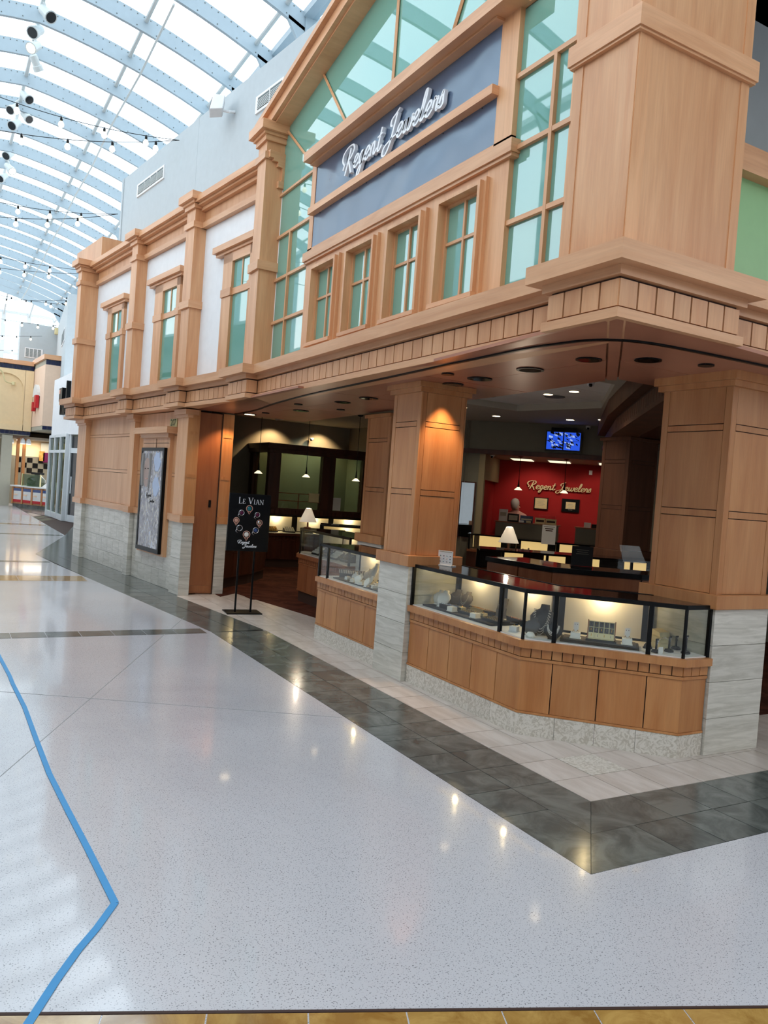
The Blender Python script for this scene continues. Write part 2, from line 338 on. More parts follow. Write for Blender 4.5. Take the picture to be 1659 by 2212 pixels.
def flat_text(txt, fr, u, v, z, size, mat, parent, name='lettering', depth=0.004, align='CENTER', rev=False, bold=0.0, sx=1.0):
    cu = D.curves.new('t', 'FONT'); cu.body = txt; cu.size = size; cu.extrude = 0.0; cu.align_x = align; cu.align_y = 'CENTER'; cu.offset = bold; cu.resolution_u = 3
    o = D.objects.new('t', cu); COL.objects.link(o); bpy.context.view_layer.update()
    me = bpy.data.meshes.new_from_object(o.evaluated_get(bpy.context.evaluated_depsgraph_get())); D.objects.remove(o)
    m = MB()
    for p in me.polygons:
        c = [me.vertices[i].co for i in p.vertices]
        m.quad(*[fr(u+(-q.x if rev else q.x)*sx, v, z+q.y) for q in c])
    D.meshes.remove(me)
    return m.build(name, mat, parent)
#PART2
# ================================================================== FLOOR
floor = struct('floor')
MB().box(-9, 14, -9, 45, -0.2, -0.012).build('screed', 'joint', floor)
DK_OUT = [(9.6, 2.446), (2.56, 2.446), (2.56, 8.0), (2.05, 11.85), (1.97, 12.4), (1.75, 14.0), (1.60, 15.48), (2.68, 19.9), (2.60, 30.0), (2.6, 44)]
terr = MB(); zt = -0.001
terr.prism([(-9, -9), (14, -9), (14, 2.446), (2.56, 2.446), (-9, 2.446)], -0.012, zt)
for (xa, ya), (xb, yb) in zip(DK_OUT[1:], DK_OUT[2:]):
    terr.prism([(-9, ya), (xa, ya), (xb, yb), (-9, yb)], -0.012, zt)
terr.build('terrazzo_slab', 'terrazzo', floor)
for p, q in (((0.0, 3.66), (2.52, 8.85)), ((0.2, 6.2), (2.54, 4.84)), ((-2.0, 0.6), (0.0, 3.66))):
    f_, L = SegF(p, q); MB().box(0, L, -0.002, 0.002, -0.002, 0.0006, f_).build('divider_strip', 'brass_line', floor)
def tile_proto(name, w_, d_, th, mat, gap=0.004):
    o = MB().box(gap/2, w_-gap/2, gap/2, d_-gap/2, -th, 0).build(name, mat); D.objects.remove(o, do_unlink=False) if False else None
    return o
TS = 0.305
def grid(proto_mat, fr, nu, nv, su, sv, z=0.0, name='tile', parent=None, gap=0.006, th=0.012, skip=None):
    me = None
    for i in range(nu):
        for j in range(nv):
            if skip and skip(i, j): continue
            if me is None:
                o = MB().box(gap/2, su-gap/2, gap/2, sv-gap/2, -th, 0).build(name, proto_mat); me = o.data
            else:
                o = D.objects.new(name, me); COL.objects.link(o)
            o.parent = parent; p = fr(i*su, j*sv, z); o.location = p - world_loc(parent); o.rotation_euler = (0, 0, ang(fr))
            if fr.du[0]*fr.dv[1]-fr.du[1]*fr.dv[0] < 0: o.scale = (1, -1, 1)
# dark band: F side (2 rows) and R side (2 rows); the mitred corner is cut tile by tile
band = FA
def cut_tile(poly, mat, z=0.0, th=0.012, name='tile', parent=None):
    cx = sum(p[0] for p in poly)/len(poly); cy = sum(p[1] for p in poly)/len(poly)
    s_ = [(cx+(p[0]-cx)*0.993, cy+(p[1]-cy)*0.993) for p in poly]
    return MB().prism(s_, z-th, z).build(name, mat, parent or floor)
for r in range(2):
    x0, x1 = 2.56+r*0.304, 2.56+(r+1)*0.304; y0, y1 = 2.446+r*0.313, 2.446+(r+1)*0.313
    first = 2.76 if r == 0 else 3.06
    yf = 3.07 if r == 0 else 3.375
    cut_tile([(x0, y0), (x1, y1), (x1, yf), (x0, yf)], 'dark_tile')
    cut_tile([(x0, y0), (x1, y1), (3.16, y1), (3.16, y0)] if r == 0 else [(x0, y0), (x1, y1), (3.46, y1), (3.46, y0)], 'dark_tile')
    grid('dark_tile', Frame((x0, yf), (0, 1), (1, 0)), 16 if r == 0 else 15, 1, TS, 0.304, parent=floor)
    grid('dark_tile', Frame((3.16 if r == 0 else 3.46, y0), (1, 0), (0, 1)), 16, 1, TS, 0.313, parent=floor)
# the band along the angled wing (rows follow the wall)
for p, q, n in (((2.56, 7.95), (2.03, 11.95), 13), ((2.03, 11.95), (1.60, 15.4), 11)):
    f_, L = SegF(p, q); grid('dark_tile', f_, n, 2, L/n, 0.304, parent=floor)
fr_far, L = SegF((1.60, 15.48), (2.68, 19.9)); MB().prism([(1.6, 15.45), (2.68, 19.9), (3.6, 24.6), (3.2, 27), (2.61, 30), (2.6, 44), (9, 44), (9, 15), (2.4, 15)], -0.012, -0.0005).build('slate_field', 'dark_tile', floor)
# tan stone tiles
def tan_skip(i, j):
    x = 3.168+j*TS; y = 3.072+i*TS
    if j == 0: return False
    if y > 3.9 and y < 7.3 and x > 3.62: return True
    if x > 4.2 and 3.7 < y: return True
    if y > 7.3 and x + (y-7.3)*0.21 > 4.35: return True
    return False
grid('tan_tile', Frame((3.168, 3.072), (0, 1), (1, 0)), 25, 4, TS, TS, parent=floor, skip=tan_skip)
grid('tan_tile', Frame((3.168+4*TS, 3.072), (0, 1), (1, 0)), 3, 14, TS, TS, parent=floor)
cut_tile([(3.168, 7.95), (3.168, 10.6), (2.86, 10.47), (2.84, 10.44)], 'tan_tile')
o = MB().box(0.002, 0.303, 0.002, 0.303, -0.004, 0.0015).build('tile', 'fossil_stone', floor); o.location = (3.168+TS, 3.072+TS, 0)   # the pale inlay tile by the counter
# store carpet
MB().prism([(3.42, 10.35), (3.74, 10.66), (4.08, 8.62), (4.35, 7.3), (4.35, 4.0), (14, 4.0), (14, 22), (3.42, 22)], -0.01, 0.004).build('carpet', 'carpet', floor)
MB().prism([(2.66, 11.6), (2.85, 10.44), (3.1, 10.44), (2.5, 15.6), (1.8, 15.6), (2.2, 14.0)], -0.012, -0.0008).build('edge_stone', 'dark_tile', floor)
# cross bands on the mall floor
def floor_strip(p, q, wd, n, mat, z=0.001):
    f_, L = SegF(p, q); grid(mat, f_, n, 1, L/n, wd, z=z, parent=floor, gap=0.006, th=0.010)
floor_strip((-2.1, 8.16), (2.50, 8.16), 0.26, 15, 'dark_tile')
floor_strip((-2.1, 12.4), (1.94, 12.4), 0.55, 9, 'gold_tile')
floor_strip((-2.1, 14.32), (1.70, 14.32), 0.2, 8, 'dark_tile')
floor_strip((-2.1, 20.0), (2.62, 20.0), 0.32, 6, 'dark_tile')
floor_strip((-2.1, 23.3), (2.60, 23.3), 0.32, 6, 'gold_tile')
gp = Frame((-0.62, 2.80), (0.9241, -0.3822), (-0.3822, -0.9241)); grid('gold_tile', gp, 14, 4, 0.303, 0.303, z=0.001, parent=floor, gap=0.005)
MB().box(-1, 6, -0.012, 0.0, -0.01, 0.002, gp).build('edge_strip', 'joint', floor)
# ================================================================== MAIN CORNICE
def zf(p): return -0.006*max(0.0, p[1]-3.4)
W = lambda t, v: WG(t, v, 0).to_2d()
CP = [(9.6, 3.06), (3.87, 3.06), (3.87, 2.93), (2.93, 2.93), (2.93, 3.47), (3.06, 3.47), (3.06, 8.46), (2.93, 8.46), (2.90, 9.02), (2.975, 9.03)]
CP += [tuple(W(t, v)) for t, v in ((-0.05, -0.07), (-0.05, -0.17), (0.42, -0.17), (0.42, -0.07), (2.0, -0.07), (2.0, -0.17), (2.42, -0.17), (2.42, -0.07), (4.55, -0.07), (4.55, -0.22), (5.2, -0.22), (5.2, 0.9))]
cor = struct('trim_1', (3.0, 3.0, 2.56))
ZS = 2.56
cor_parts = (('moulding', -0.02, 0.30, 0.0, 0.05, 'maple_flat'), ('backing', 0.016, 0.28, 0.05, 0.215, 'joint'), ('cove', -0.025, 0.28, 0.213, 0.262, 'maple_flat'), ('ledge', -0.095, 0.34, 0.262, 0.362, 'maple_flat'))
for nm, o0, o1, za, zb, mt in cor_parts:
    MB().strip(CP, o0, o1, ZS+za, ZS+zb, zf).build(nm, mt, cor)
def band_tiles(P, zs, z0, z1, pitch, mat, parent, zfun=None, th=0.02, gap=0.012, skip=()):
    cache = {}
    for k in range(len(P)-1):
        if k in skip: continue
        f_, L = SegF(P[k], P[k+1])
        if L < 0.05: continue
        n = max(1, round(L/pitch)); s_ = L/n
        for i in range(n):
            key = round(s_, 4)
            if key not in cache:
                o = MB().box(gap/2, s_-gap/2, 0, th, 0, z1-z0).build('fascia_tile', mat); cache[key] = o.data
            else:
                o = D.objects.new('fascia_tile', cache[key]); COL.objects.link(o)
            o.parent = parent; q = f_(i*s_, 0, zs+z0)
            if zfun: q.z += zfun(f_((i+.5)*s_, 0, 0))
            o.location = q - world_loc(parent); o.rotation_euler = (0, 0, ang(f_)); 
            o.scale = (1, -1, 1)
band_tiles(CP, ZS, 0.063, 0.20, 0.14, 'maple', cor, zf, skip=(0,) )
band_tiles([(5.9, 3.06), (3.87, 3.06)], ZS, 0.063, 0.20, 0.14, 'maple', cor)
# ================================================================== SOFFIT
soff = struct('ceiling', (3.8, 6, 2.56)); soff.name = 'ceiling_1' if False else 'ceiling'
SO = MB()
def panel(poly, z=2.56, mat='soffit_wood', parent=None, name='panel', th=0.02):
    cx = sum(p[0] for p in poly)/len(poly); cy = sum(p[1] for p in poly)/len(poly)
    s_ = []
    for p in poly:
        L = math.hypot(p[0]-cx, p[1]-cy); k = (L-0.006)/L; s_.append((cx+(p[0]-cx)*k, cy+(p[1]-cy)*k))
    m = MB(); m.hexa([(p[0], p[1], z+zf(p)) for p in s_], [(p[0], p[1], z+th+zf(p)) for p in s_]); return m.build(name, mat, parent or soff)
XI, XO, YI = 4.42, 3.06, 4.2
panel([(2.95, 2.95), (3.0, 2.95), (4.38, 4.33), (4.33, 4.38), (2.95, 3.0)])
panel([(3.01, 2.95), (3.86, 2.95), (5.4, 3.08), (5.4, 3.75), (3.81, 3.75)]); panel([(3.81, 3.75), (5.4, 3.75), (5.4, 4.28), (4.34, 4.28)])
panel([(5.4, 3.06), (9.5, 3.06), (9.5, 3.7), (5.4, 3.7)]); panel([(5.4, 3.7), (9.5, 3.7), (9.5, 4.28), (5.4, 4.28)])
panel([(2.95, 3.01), (3.75, 3.81), (3.75, 5.4), (3.08, 5.4), (2.95, 3.5)]); panel([(3.75, 3.81), (4.34, 4.4), (4.42, 5.4), (3.75, 5.4)])
for ya, yb in ((5.4, 7.1), (7.1, 8.8), (8.8, 10.6)):
    xo = 3.05 if yb < 8.7 else 2.98
    panel([(xo, ya), (3.75, ya), (3.75, yb), (xo, yb)]); panel([(3.75, ya), (4.42+(ya-5.4)*.03, ya), (4.42+(yb-5.4)*.03, yb), (3.75, yb)])
SOB = MB(); SOB.prism([(3.15, 3.15), (9.5, 3.15), (9.5, 4.26), (4.4, 4.26), (4.55, 10.65), (3.15, 10.65)], 2.585, 2.75); SOB.build('backing', 'soffit_wood', soff)
tr = spline([(7.5, 3.14), (5.5, 3.15), (4.46, 3.16), (3.75, 3.19), (3.42, 3.24), (3.24, 3.38), (3.17, 3.62), (3.14, 4.1), (3.19, 5.7), (3.25, 7.4), (3.36, 8.7), (3.5, 9.7), (3.52, 10.55)], 6)
MB().strip([(p.x, p.y) for p in [Vector((a[0], a[1], 0)) for a in tr]], -0.012, 0.012, 2.548, 2.56, zf).build('gate_track', 'black_metal', soff)
# ================================================================== PIERS
def clad_face(fr, u0, u1, v, zs, mats, parent, gap=0.005, proud=0.012, name='panel', cols=(1,)):
    """rows of boards standing proud of a core; zs = list of z breaks"""
    for k in range(len(zs)-1):
        us = cols if len(cols) > 1 else (0.0, 1.0)
        for a, b in zip(us, us[1:]):
            ua, ub = u0+(u1-u0)*a, u0+(u1-u0)*b
            MB().box(ua+gap/2, ub-gap/2, v-proud, v, zs[k]+gap/2, zs[k+1]-gap/2, fr).build(name if isinstance(name, str) else name[k], mats if isinstance(mats, str) else mats[k], parent)
ST = [0.0, 0.245, 0.49, 0.735, 0.98]
WD = [1.075, 1.585, 1.635, 2.17, 2.215, 2.47]
def pier(x0, x1, y0, y1, label, faces='FRLB', zt=2.565, wmat='maple_soffit_shade', base=0.0, parentname='pillar'):
    P = thing(parentname, ((x0+x1)/2, (y0+y1)/2, base), label, 'pillar')
    MB().box(x0+.013, x1-.013, y0+.013, y1-.013, base, 0.985).build('stone_core', 'concrete', P)
    MB().box(x0+.03, x1-.03, y0+.03, y1-.03, 0.985, zt).build('shaft', 'joint', P)
    fs = []
    if 'F' in faces: fs.append((Frame((x0, y0), (0, 1), (1, 0)), y1-y0))      # faces -x
    if 'R' in faces: fs.append((Frame((x0, y0), (1, 0), (0, 1)), x1-x0))      # faces -y
    if 'B' in faces: fs.append((Frame((x1, y0), (0, 1), (-1, 0)), y1-y0))
    if 'L' in faces: fs.append((Frame((x0, y1), (1, 0), (0, -1)), x1-x0))
    for f_, L in fs:
        if base < 0.5: clad_face(f_, 0.0, L, 0.013, ST, 'travertine', P, gap=0.003, name='tile')
        s_ = 0.055
        for ua, ub in ((0.018 if f_.dv[0] else 0.0305, s_+0.018), (L-s_-0.018, L-0.018 if f_.dv[0] else L-0.0305)):
            MB().box(ua, ub-0.002, 0.018, 0.03, 1.07, 2.47, f_).build('stile', wmat, P)
        for k in range(5):
            rail = k in (1, 3)
            MB().box(s_+0.02, L-s_-0.02, 0.018 if rail else 0.020, 0.03, WD[k]+0.003, WD[k+1]-0.003, f_).build('rail' if rail else 'panel', (wmat) if rail else wmat, P)
    b = MB().box(x0-.03, x1+.03, y0-.03, y1+.03, 0.98, 1.075); b.build('base_trim', wmat, P, bevel=0.004)
    c = MB().box(x0-.012, x1+.012, y0-.012, y1+.012, 2.46, 2.50).box(x0-.035, x1+.035, y0-.035, y1+.035, 2.50, zt); c.build('cap', wmat, P)
    return P
pier(3.49, 3.99, 5.65, 6.15, 'maple and pale stone pillar between the two front display counters', zt=2.545)
pier(4.51, 5.07, 3.41, 4.02, 'large maple pillar on a stone base at the right end of the angled counter')
# inner piers standing in the shop
pier(4.46, 4.86, 7.85, 8.45, 'maple pillar standing behind the middle pillar, partly hidden by it', faces='FR', zt=2.50, base=0.0)
pier(7.45, 8.0, 7.05, 7.55, 'shade-coloured maple pillar inside the shop behind the big corner pillar', faces='FR', wmat='maple_deep_shade', zt=2.5)
# ================================================================== WING (angled wall on the left)
wl = struct('wall_left', (2.5, 13, 0))
MB().box(0.15, 4.95, 0.121, 0.35, 0, 2.52, WG).build('core', 'joint', wl)
for (ua, ub), nc in (((0.34, 2.05), 6), ((2.25, 4.62), 8)):
    cols = [i/nc for i in range(nc+1)]
    for r in range(4):
        sh = 0.5/nc if r % 2 else 0.0
        cs = sorted(set([0.0]+[min(1, max(0, c+sh)) for c in cols]+[1.0]))
        cs = [c for i, c in enumerate(cs) if i == 0 or c-cs[i-1] > 0.02]
        for a, b in zip(cs, cs[1:]):
            MB().box(ua+(ub-ua)*a+.0015, ua+(ub-ua)*b-.0015, 0.082, 0.121, ST[r]+.0015, ST[r+1]-.0015, WG).build('tile', 'travertine', wl)
    for k in range(5):
        rail = k in (1, 3)
        MB().box(ua+.003, ub-.003, 0.080 if rail else 0.083, 0.121, WD[k]+.003, WD[k+1]-.003 if k < 4 else 2.5, WG).build('rail' if rail else 'panel', 'maple_flat' if rail else 'maple', wl)
    MB().box(ua, ub, 0.05, 0.1, 0.98, 1.075, WG).build('dado_rail', 'maple_flat', wl)
def pilaster(t0, t1, v0, label):
    P = thing('pilaster', WG((t0+t1)/2, v0, 0), label, 'pilaster')
    for r in range(4): MB().box(t0+.02, t1-.02, v0+.012, 0.12, ST[r]+.0015, ST[r+1]-.0015, WG).build('tile', 'travertine', P)
    MB().box(t0, t1, v0, 0.12, 1.0, 2.44, WG).build('shaft', 'maple', P)
    MB().box(t0-.015, t1+.015, v0-.03, 0.12, 0.98, 1.075, WG).build('base_trim', 'maple_flat', P)
    MB().box(t0-.02, t1+.02, v0-.02, 0.12, 2.39, 2.43, WG).box(t0-.04, t1+.04, v0-.05, 0.12, 2.43, 2.50, WG).build('cap', 'maple_flat', P)
    return P
pilaster(2.05, 2.27, 0.0, 'slim maple pilaster on a stone foot, left of the framed jewelry poster')
pilaster(4.6, 5.08, 0.0, 'maple pilaster on a stone foot at the far left end of the shop front')
# end pier beside the door (square to the main front)
P = thing('pilaster', WG(0.17, 0.1, 0), 'maple and stone corner pilaster under the number 207 beside the tall door', 'pilaster')
q0, q1, q2 = W(0.34, 0.0), W(0.0, 0.0), (3.02, 10.55)
for r in range(4):
    MB().box(0.012, 0.33, 0.012, 0.14, ST[r]+.0015, ST[r+1]-.0015, WG).build('tile', 'travertine', P)
    MB().box(2.872, 3.018, 10.488, 10.56, ST[r]+.0015, ST[r+1]-.0015).build('tile', 'travertine', P)
MB().box(0.0, 0.34, 0.0, 0.14, 1.0, 2.44, WG).build('shaft', 'maple', P)
MB().box(2.862, 3.02, 10.478, 10.62, 1.0, 2.5).build('side_panel', 'cherry', P)
MB().box(-.01, 0.355, -.03, 0.14, 0.98, 1.075, WG).box(2.84, 3.02, 10.455, 10.6, 0.98, 1.075).build('base_trim', 'maple_flat', P)
MB().box(-.02, 0.36, -.02, 0.14, 2.39, 2.43, WG).box(-.03, 0.38, -.05, 0.14, 2.43, 2.50, WG).build('cap', 'maple_flat', P)
for za, zb in ((1.59, 1.635), (2.17, 2.21)): MB().box(2.88, 3.0, 10.474, 10.48, za, zb).build('rail', 'cherry', P)
# tall sliding panel door and its right jamb
dr = struct('door_1', (3.19, 10.62, 0)); dr['label'] = 'tall plain maple door panel with a black flush pull'
MB().box(3.03, 3.365, 10.60, 10.66, 0.01, 2.49).build('door_leaf', 'door_wood', dr)
MB().box(3.02, 3.035, 10.585, 10.66, 0, 2.5).box(3.362, 3.376, 10.585, 10.66, 0, 2.5).build('door_edge', 'joint', dr)
MB().box(3.055, 3.34, 10.592, 10.60, 0.03, 0.12).build('kick_rail', 'door_wood', dr)
MB().box(3.245, 3.275, 10.585, 10.60, 1.2, 1.30).build('flush_pull', 'black_metal', dr)
MB().box(3.376, 3.53, 10.585, 10.9, 1.0, 2.5).build('jamb', 'cherry', dr)
for r in range(4): MB().box(3.378, 3.525, 10.59, 10.9, ST[r]+.0015, ST[r+1]-.0015).build('tile', 'travertine', dr)
MB().box(3.37, 3.55, 10.56, 10.9, 0.98, 1.075).build('base_trim', 'cherry', dr)
for za, zb in ((1.59, 1.635), (2.17, 2.21)): MB().box(3.39, 3.51, 10.578, 10.59, za, zb).build('rail', 'cherry', dr)
# ---------- upper storey of the wing
wu = struct('wall_upper_left', (3.0, 13, 2.85))
MB().box(-1.9, 5.1, 0.17, 0.45, 2.80, 5.0, WG).build('plaster', 'white_paint', wu)
fz = struct('trim_2', tuple(WG(2, 0.1, 5.0)))
MB().box(-1.9, 4.9, 0.10, 0.3, 4.97, 5.045, WG).box(-1.9, 4.9, 0.13, 0.3, 5.045, 5.06, WG).build('architrave', 'maple_flat', fz)
MB().box(-1.9, 4.9, 0.14, 0.3, 5.06, 5.22, WG).build('frieze', 'maple', fz)
MB().box(-1.9, 4.9, 0.08, 0.3, 5.20, 5.25, WG).box(-1.9, 4.9, 0.02, 0.3, 5.25, 5.28, WG).box(-1.9, 4.9, -0.03, 0.4, 5.28, 5.36, WG).build('crown', 'maple_flat', fz)
def column(fr, u0, u1, v0, v1, z0, zb, zn, zt, label, zc=0.0, top=0.10):
    P = thing('column', fr((u0+u1)/2, (v0+v1)/2, z0), label, 'column')
    MB().box(u0, u1, v0, v1, z0, zt, fr).build('shaft', 'maple', P)
    MB().box(u0-.002, u0+.045, v0-.004, v0+.02, z0, zb, fr).build('corner_board', 'maple', P)
    MB().box(u0-.03, u1+.03, v0-.03, v1, zb, zb+0.10, fr).build('band', 'maple_flat', P)
    MB().box(u0-.025, u1+.025, v0-.025, v1, zn, zn+0.075, fr).build('neck_band', 'maple_flat', P)
    m = MB().box(u0-.03, u1+.03, v0-.03, v1, zt-.06, zt, fr).box(u0-.055, u1+.055, v0-.055, v1, zt, zt+.035, fr).box(u0-top, u1+top, v0-top, v1, zt+.035, zt+.035+.10, fr)
    m.build('capital', 'maple_flat', P)
    return P
column(WG, 0.22, 0.50, 0.0, 0.2, 2.84, 3.885, 4.97, 5.28, 'maple column of the upper storey right of the middle narrow window')
column(WG, 2.44, 2.70, 0.0, 0.2, 2.84, 3.87, 4.95, 5.26, 'slim maple column of the upper storey between the two farthest windows')
column(WG, 4.98, 5.2, -0.14, 0.25, 2.82, 3.88, 4.95, 5.26, 'maple column at the far left end of the upper storey')
column(FA, 8.66, 8.93, 3.05, 3.42, 2.88, 4.02, 5.27, 5.53, 'tall maple column left of the big green glazed bay, carrying the raking beam')
o = MB().box(4.35, 5.9, 0.0, .78, 5.365, 5.72, WG); o = o.build('parapet_box', 'maple'); tag(o, 'plain maple parapet box on top of the far left end of the front', 'parapet')
def wing_window(n, g0, g1, c0, c1, zg, zh, h0, h1):
    P = struct('window_%d' % n, tuple(WG((g0+g1)/2, 0.2, 2.9)))
    zb, zm0, zm1 = 2.86, zg-0.42, zg-0.34
    MB().box(g0, g1, 0.155, 0.165, zb, zm0, WG).build('pane', 'teal_glass', P)
    gm = (g0+g1)/2
    for a, b in ((g0, gm), (gm, g1)): MB().box(a, b, 0.155, 0.165, zm1, zg, WG).build('pane', 'teal_glass', P)
    MB().box(gm-.012, gm+.012, 0.145, 0.2, zm1, zg, WG).build('muntin', 'maple', P)
    MB().box(g0, g1, 0.135, 0.2, zm0, zm1, WG).build('transom', 'maple_flat', P)
    for a, b in ((c0, g0), (g1, c1)):
        MB().box(a, b, 0.12, 0.2, zb, zh, WG).build('jamb', 'maple', P)
        MB().box(min(a, b)-.012, max(a, b)+.012, 0.105, 0.2, zm0-.01, zm1+.01, WG).build('block', 'maple_flat', P)
    MB().box(c0, c1, 0.12, 0.2, zg, zh, WG).build('head', 'maple_flat', P)
    MB().box(h0+.03, h1-.03, 0.10, 0.2, zh-.01, zh+.03, WG).box(h0, h1, 0.06, 0.2, zh+.03, zh+.11, WG).build('head_cap', 'maple_flat', P)
wing_window(1, 3.42, 3.94, 3.30, 4.16, 4.33, 4.45, 3.18, 4.42)
wing_window(2, 1.02, 1.56, 0.90, 1.88, 4.34, 4.47, 0.80, 2.12)
wing_window(3, -1.26, -0.78, -1.38, -0.52, 4.35, 4.48, -1.42, -0.28)
# ================================================================== CENTRAL GLAZED BAY
bay = struct('wall_right', (3.25, 6, 2.9))
VB = 3.23
wins = [(6.885, 7.46), (6.12, 6.675), (5.345, 5.895), (4.567, 5.12)]
ys = [4.33]+[v for a, b in sorted(wins) for v in (a, b)]+[7.71]
for k in range(0, len(ys), 2): MB().box(ys[k], ys[k+1], VB, VB+0.12, 2.88, 3.93, FA).build('board', 'maple', bay)
MB().box(4.335, 7.705, VB+.001, VB+0.119, 2.89, 3.01, FA).box(4.335, 7.705, VB+.001, VB+0.119, 3.815, 3.925, FA).build('board', 'maple_flat', bay)
MB().box(4.27, 7.73, 3.19, 3.30, 3.92, 4.01, FA).box(4.28, 7.72, 3.205, 3.30, 3.895, 3.92, FA).build('belt_moulding', 'maple_flat', bay)
for a, b in ((4.33, 4.525), (7.61, 7.71)): MB().box(a, b, VB, 3.3, 4.01, 4.95, FA).build('stile', 'maple', bay)
MB().box(4.33, 7.71, VB, 3.3, 4.01, 4.055, FA).build('rail', 'maple_flat', bay)
MB().box(4.25, 7.64, 3.09, 3.32, 4.905, 4.995, FA).box(4.50, 7.62, 3.16, 3.32, 4.885, 4.905, FA).build('beam', 'maple_flat', bay)
sg = thing('shop_sign', (3.2, 6, 4.05), 'slate blue fascia sign with raised white script reading Regent Jewelers', 'sign')
for za, zb in ((4.058, 4.40), (4.40, 4.90)): MB().box(4.527, 7.608, 3.236, 3.25, za+.002, zb-.002, FA).build('sign_panel', 'slate_panel', sg)
MB().box(4.51, 7.63, 3.17, 3.24, 4.385, 4.45, FA).build('bar', 'maple_flat', sg)
script_text('Regent Jewelers', FA, 6.87, 3.195, 4.565, 1.70, 0.108, 'letter_white', sg, depth=0.03, pen=0.19, rev=True)
for k in range(12):
    MB().box(4.7+k*.25, 4.708+k*.25, 3.231, 3.236, 4.37, 4.376, FA).build('screw', 'black_metal', sg)
for n, (a, b) in enumerate(wins):
    P = struct('window_%d' % (4+n), (3.3, (a+b)/2, 3.0)); z0, z1 = 3.012, 3.815; g = 3.262
    m = MB()
    for (ua, ub, za, zb) in ((a, a+.03, z0, z1-.03), (b-.03, b, z0, z1-.03), (a, b, z1-.03, z1)): m.box(ua, ub, 3.17, g+.02, za, zb, FA)
    m.build('casing', 'maple', P)
    MB().box(a-.03, a, 3.20, 3.24, z0-.005, z1+.02, FA).build('casing_step', 'maple', P)
    MB().box(a-.01, b+.01, 3.15, g+.02, z0-.012, z0+.022, FA).build('sill', 'maple_flat', P)
    ya, yb, zc = a+.05, b-.05, 3.49; ym = (ya+yb)/2
    m = MB().box(a+.03, a+.05, g-.022, g+.01, z0+.022, z1-.031, FA).box(b-.05, b-.03, g-.022, g+.01, z0+.022, z1-.031, FA).box(a+.051, b-.051, g-.02, g+.01, z1-.05, z1-.031, FA); m.build('sash', 'maple', P)
    for c, d in ((ya, ym), (ym, yb)):
        for e1, e2 in ((z0+.02, zc), (zc, z1-.03)): MB().box(c, d, g, g+.008, e1, e2, FA).build('pane', 'teal_glass', P)
    MB().box(ym-.011, ym+.011, g-.018, g+.002, z0+.02, z1-.04, FA).build('muntin', 'maple', P); MB().box(ya, yb, g-.016, g+.002, zc-.011, zc+.011, FA).build('muntin', 'maple_flat', P)
# glazing left and right of the bay and above the beam
GX = 3.27
cw = struct('window_8', (GX, 8.2, 2.9))
rows = [2.88, 3.43, 3.918, 4.405, 4.89]
for c, d in ((7.70, 8.27), (8.27, 8.72)):
    for r in range(4): MB().box(c, d, GX, GX+.01, rows[r], rows[r+1], FA).build('pane', 'teal_glass', cw)
MB().box(8.255, 8.285, GX-.03, GX+.01, 2.88, 4.405, FA).build('mullion', 'maple', cw)
for z in rows[1:4]: MB().box(7.70, 8.72, GX-.028, GX+.01, z-.016, z+.016, FA).build('rail', 'maple_flat', cw)
MB().box(7.70, 8.72, GX-.028, GX+.01, 4.88, 4.905, FA).build('rail', 'maple_flat', cw)
cw = struct('window_9', (GX, 4, 2.9)); rows2 = [2.88, 3.465, 3.955, 4.445, 4.92]
for c, d in ((3.47, 3.945), (3.945, 4.34)):
    for r in range(4): MB().box(c, d, GX, GX+.01, rows2[r], rows2[r+1], FA).build('pane', 'teal_glass', cw)
MB().box(3.93, 3.96, GX-.03, GX+.01, 2.88, 4.44, FA).build('mullion', 'maple', cw)
for z in rows2[1:5]: MB().box(3.47, 4.34, GX-.028, GX+.01, z-.016, z+.016, FA).build('rail', 'maple_flat', cw)
MB().box(3.74, 3.79, GX-.01, GX+.03, 2.88, 6.2, FA).build('edge_board', 'maple', cw)
fan = struct('window_10', (GX, 6.1, 5.0))
rk = lambda y: 5.62+0.225*(8.7-y) if y > 5.9 else 5.62+0.225*(8.7-5.9)-0.225*(5.9-y)
mul = [((7.72, 4.92), (8.62, 5.66)), ((6.88, 4.95), (7.66, 6.0)), ((6.13, 4.95), (6.13, 6.25)), ((5.33, 4.92), (4.75, 5.9)), ((4.55, 4.9), (3.6, 5.5))]
edges = [((8.72, 4.88), (8.72, 5.6))]+mul+[((3.47, 4.9), (3.47, 5.1))]
for (a, b), (c, d) in zip(edges, edges[1:]):
    MB().prism_uz([(a[0], a[1]), (b[0], rk(b[0])), (d[0], rk(d[0])), (c[0], c[1])], GX, GX+.01, FA).build('pane', 'teal_glass', fan)
for a, b in mul: MB().tube([(GX-.012, a[0], a[1]), (GX-.012, b[0], rk(b[0]))], 0.017, 4).build('mullion', 'maple', fan)
MB().box(3.4, 8.8, GX+.02, GX+.3, 2.9, 6.6, FA).build('backing', 'grey_paint', fan) if False else None
rake = struct('trim_3', (3.1, 8.9, 5.65))
for nm, dz0, dz1, va, vb in (('rake_fascia', 0.02, 0.13, 3.05, 3.24), ('rake_cap', 0.13, 0.19, 3.00, 3.24), ('rake_soffit', 0.0, 0.03, 3.10, 3.30)):
    MB().prism_uz([(9.0, rk(9.0)+dz0), (5.9, rk(5.9)+dz0), (5.9, rk(5.9)+dz1), (9.0, rk(9.0)+dz1)], va, vb, FA).prism_uz([(5.9, rk(5.9)+dz0), (3.0, rk(3.0)+dz0), (3.0, rk(3.0)+dz1), (5.9, rk(5.9)+dz1)], va, vb, FA).build(nm, 'maple_flat', rake)
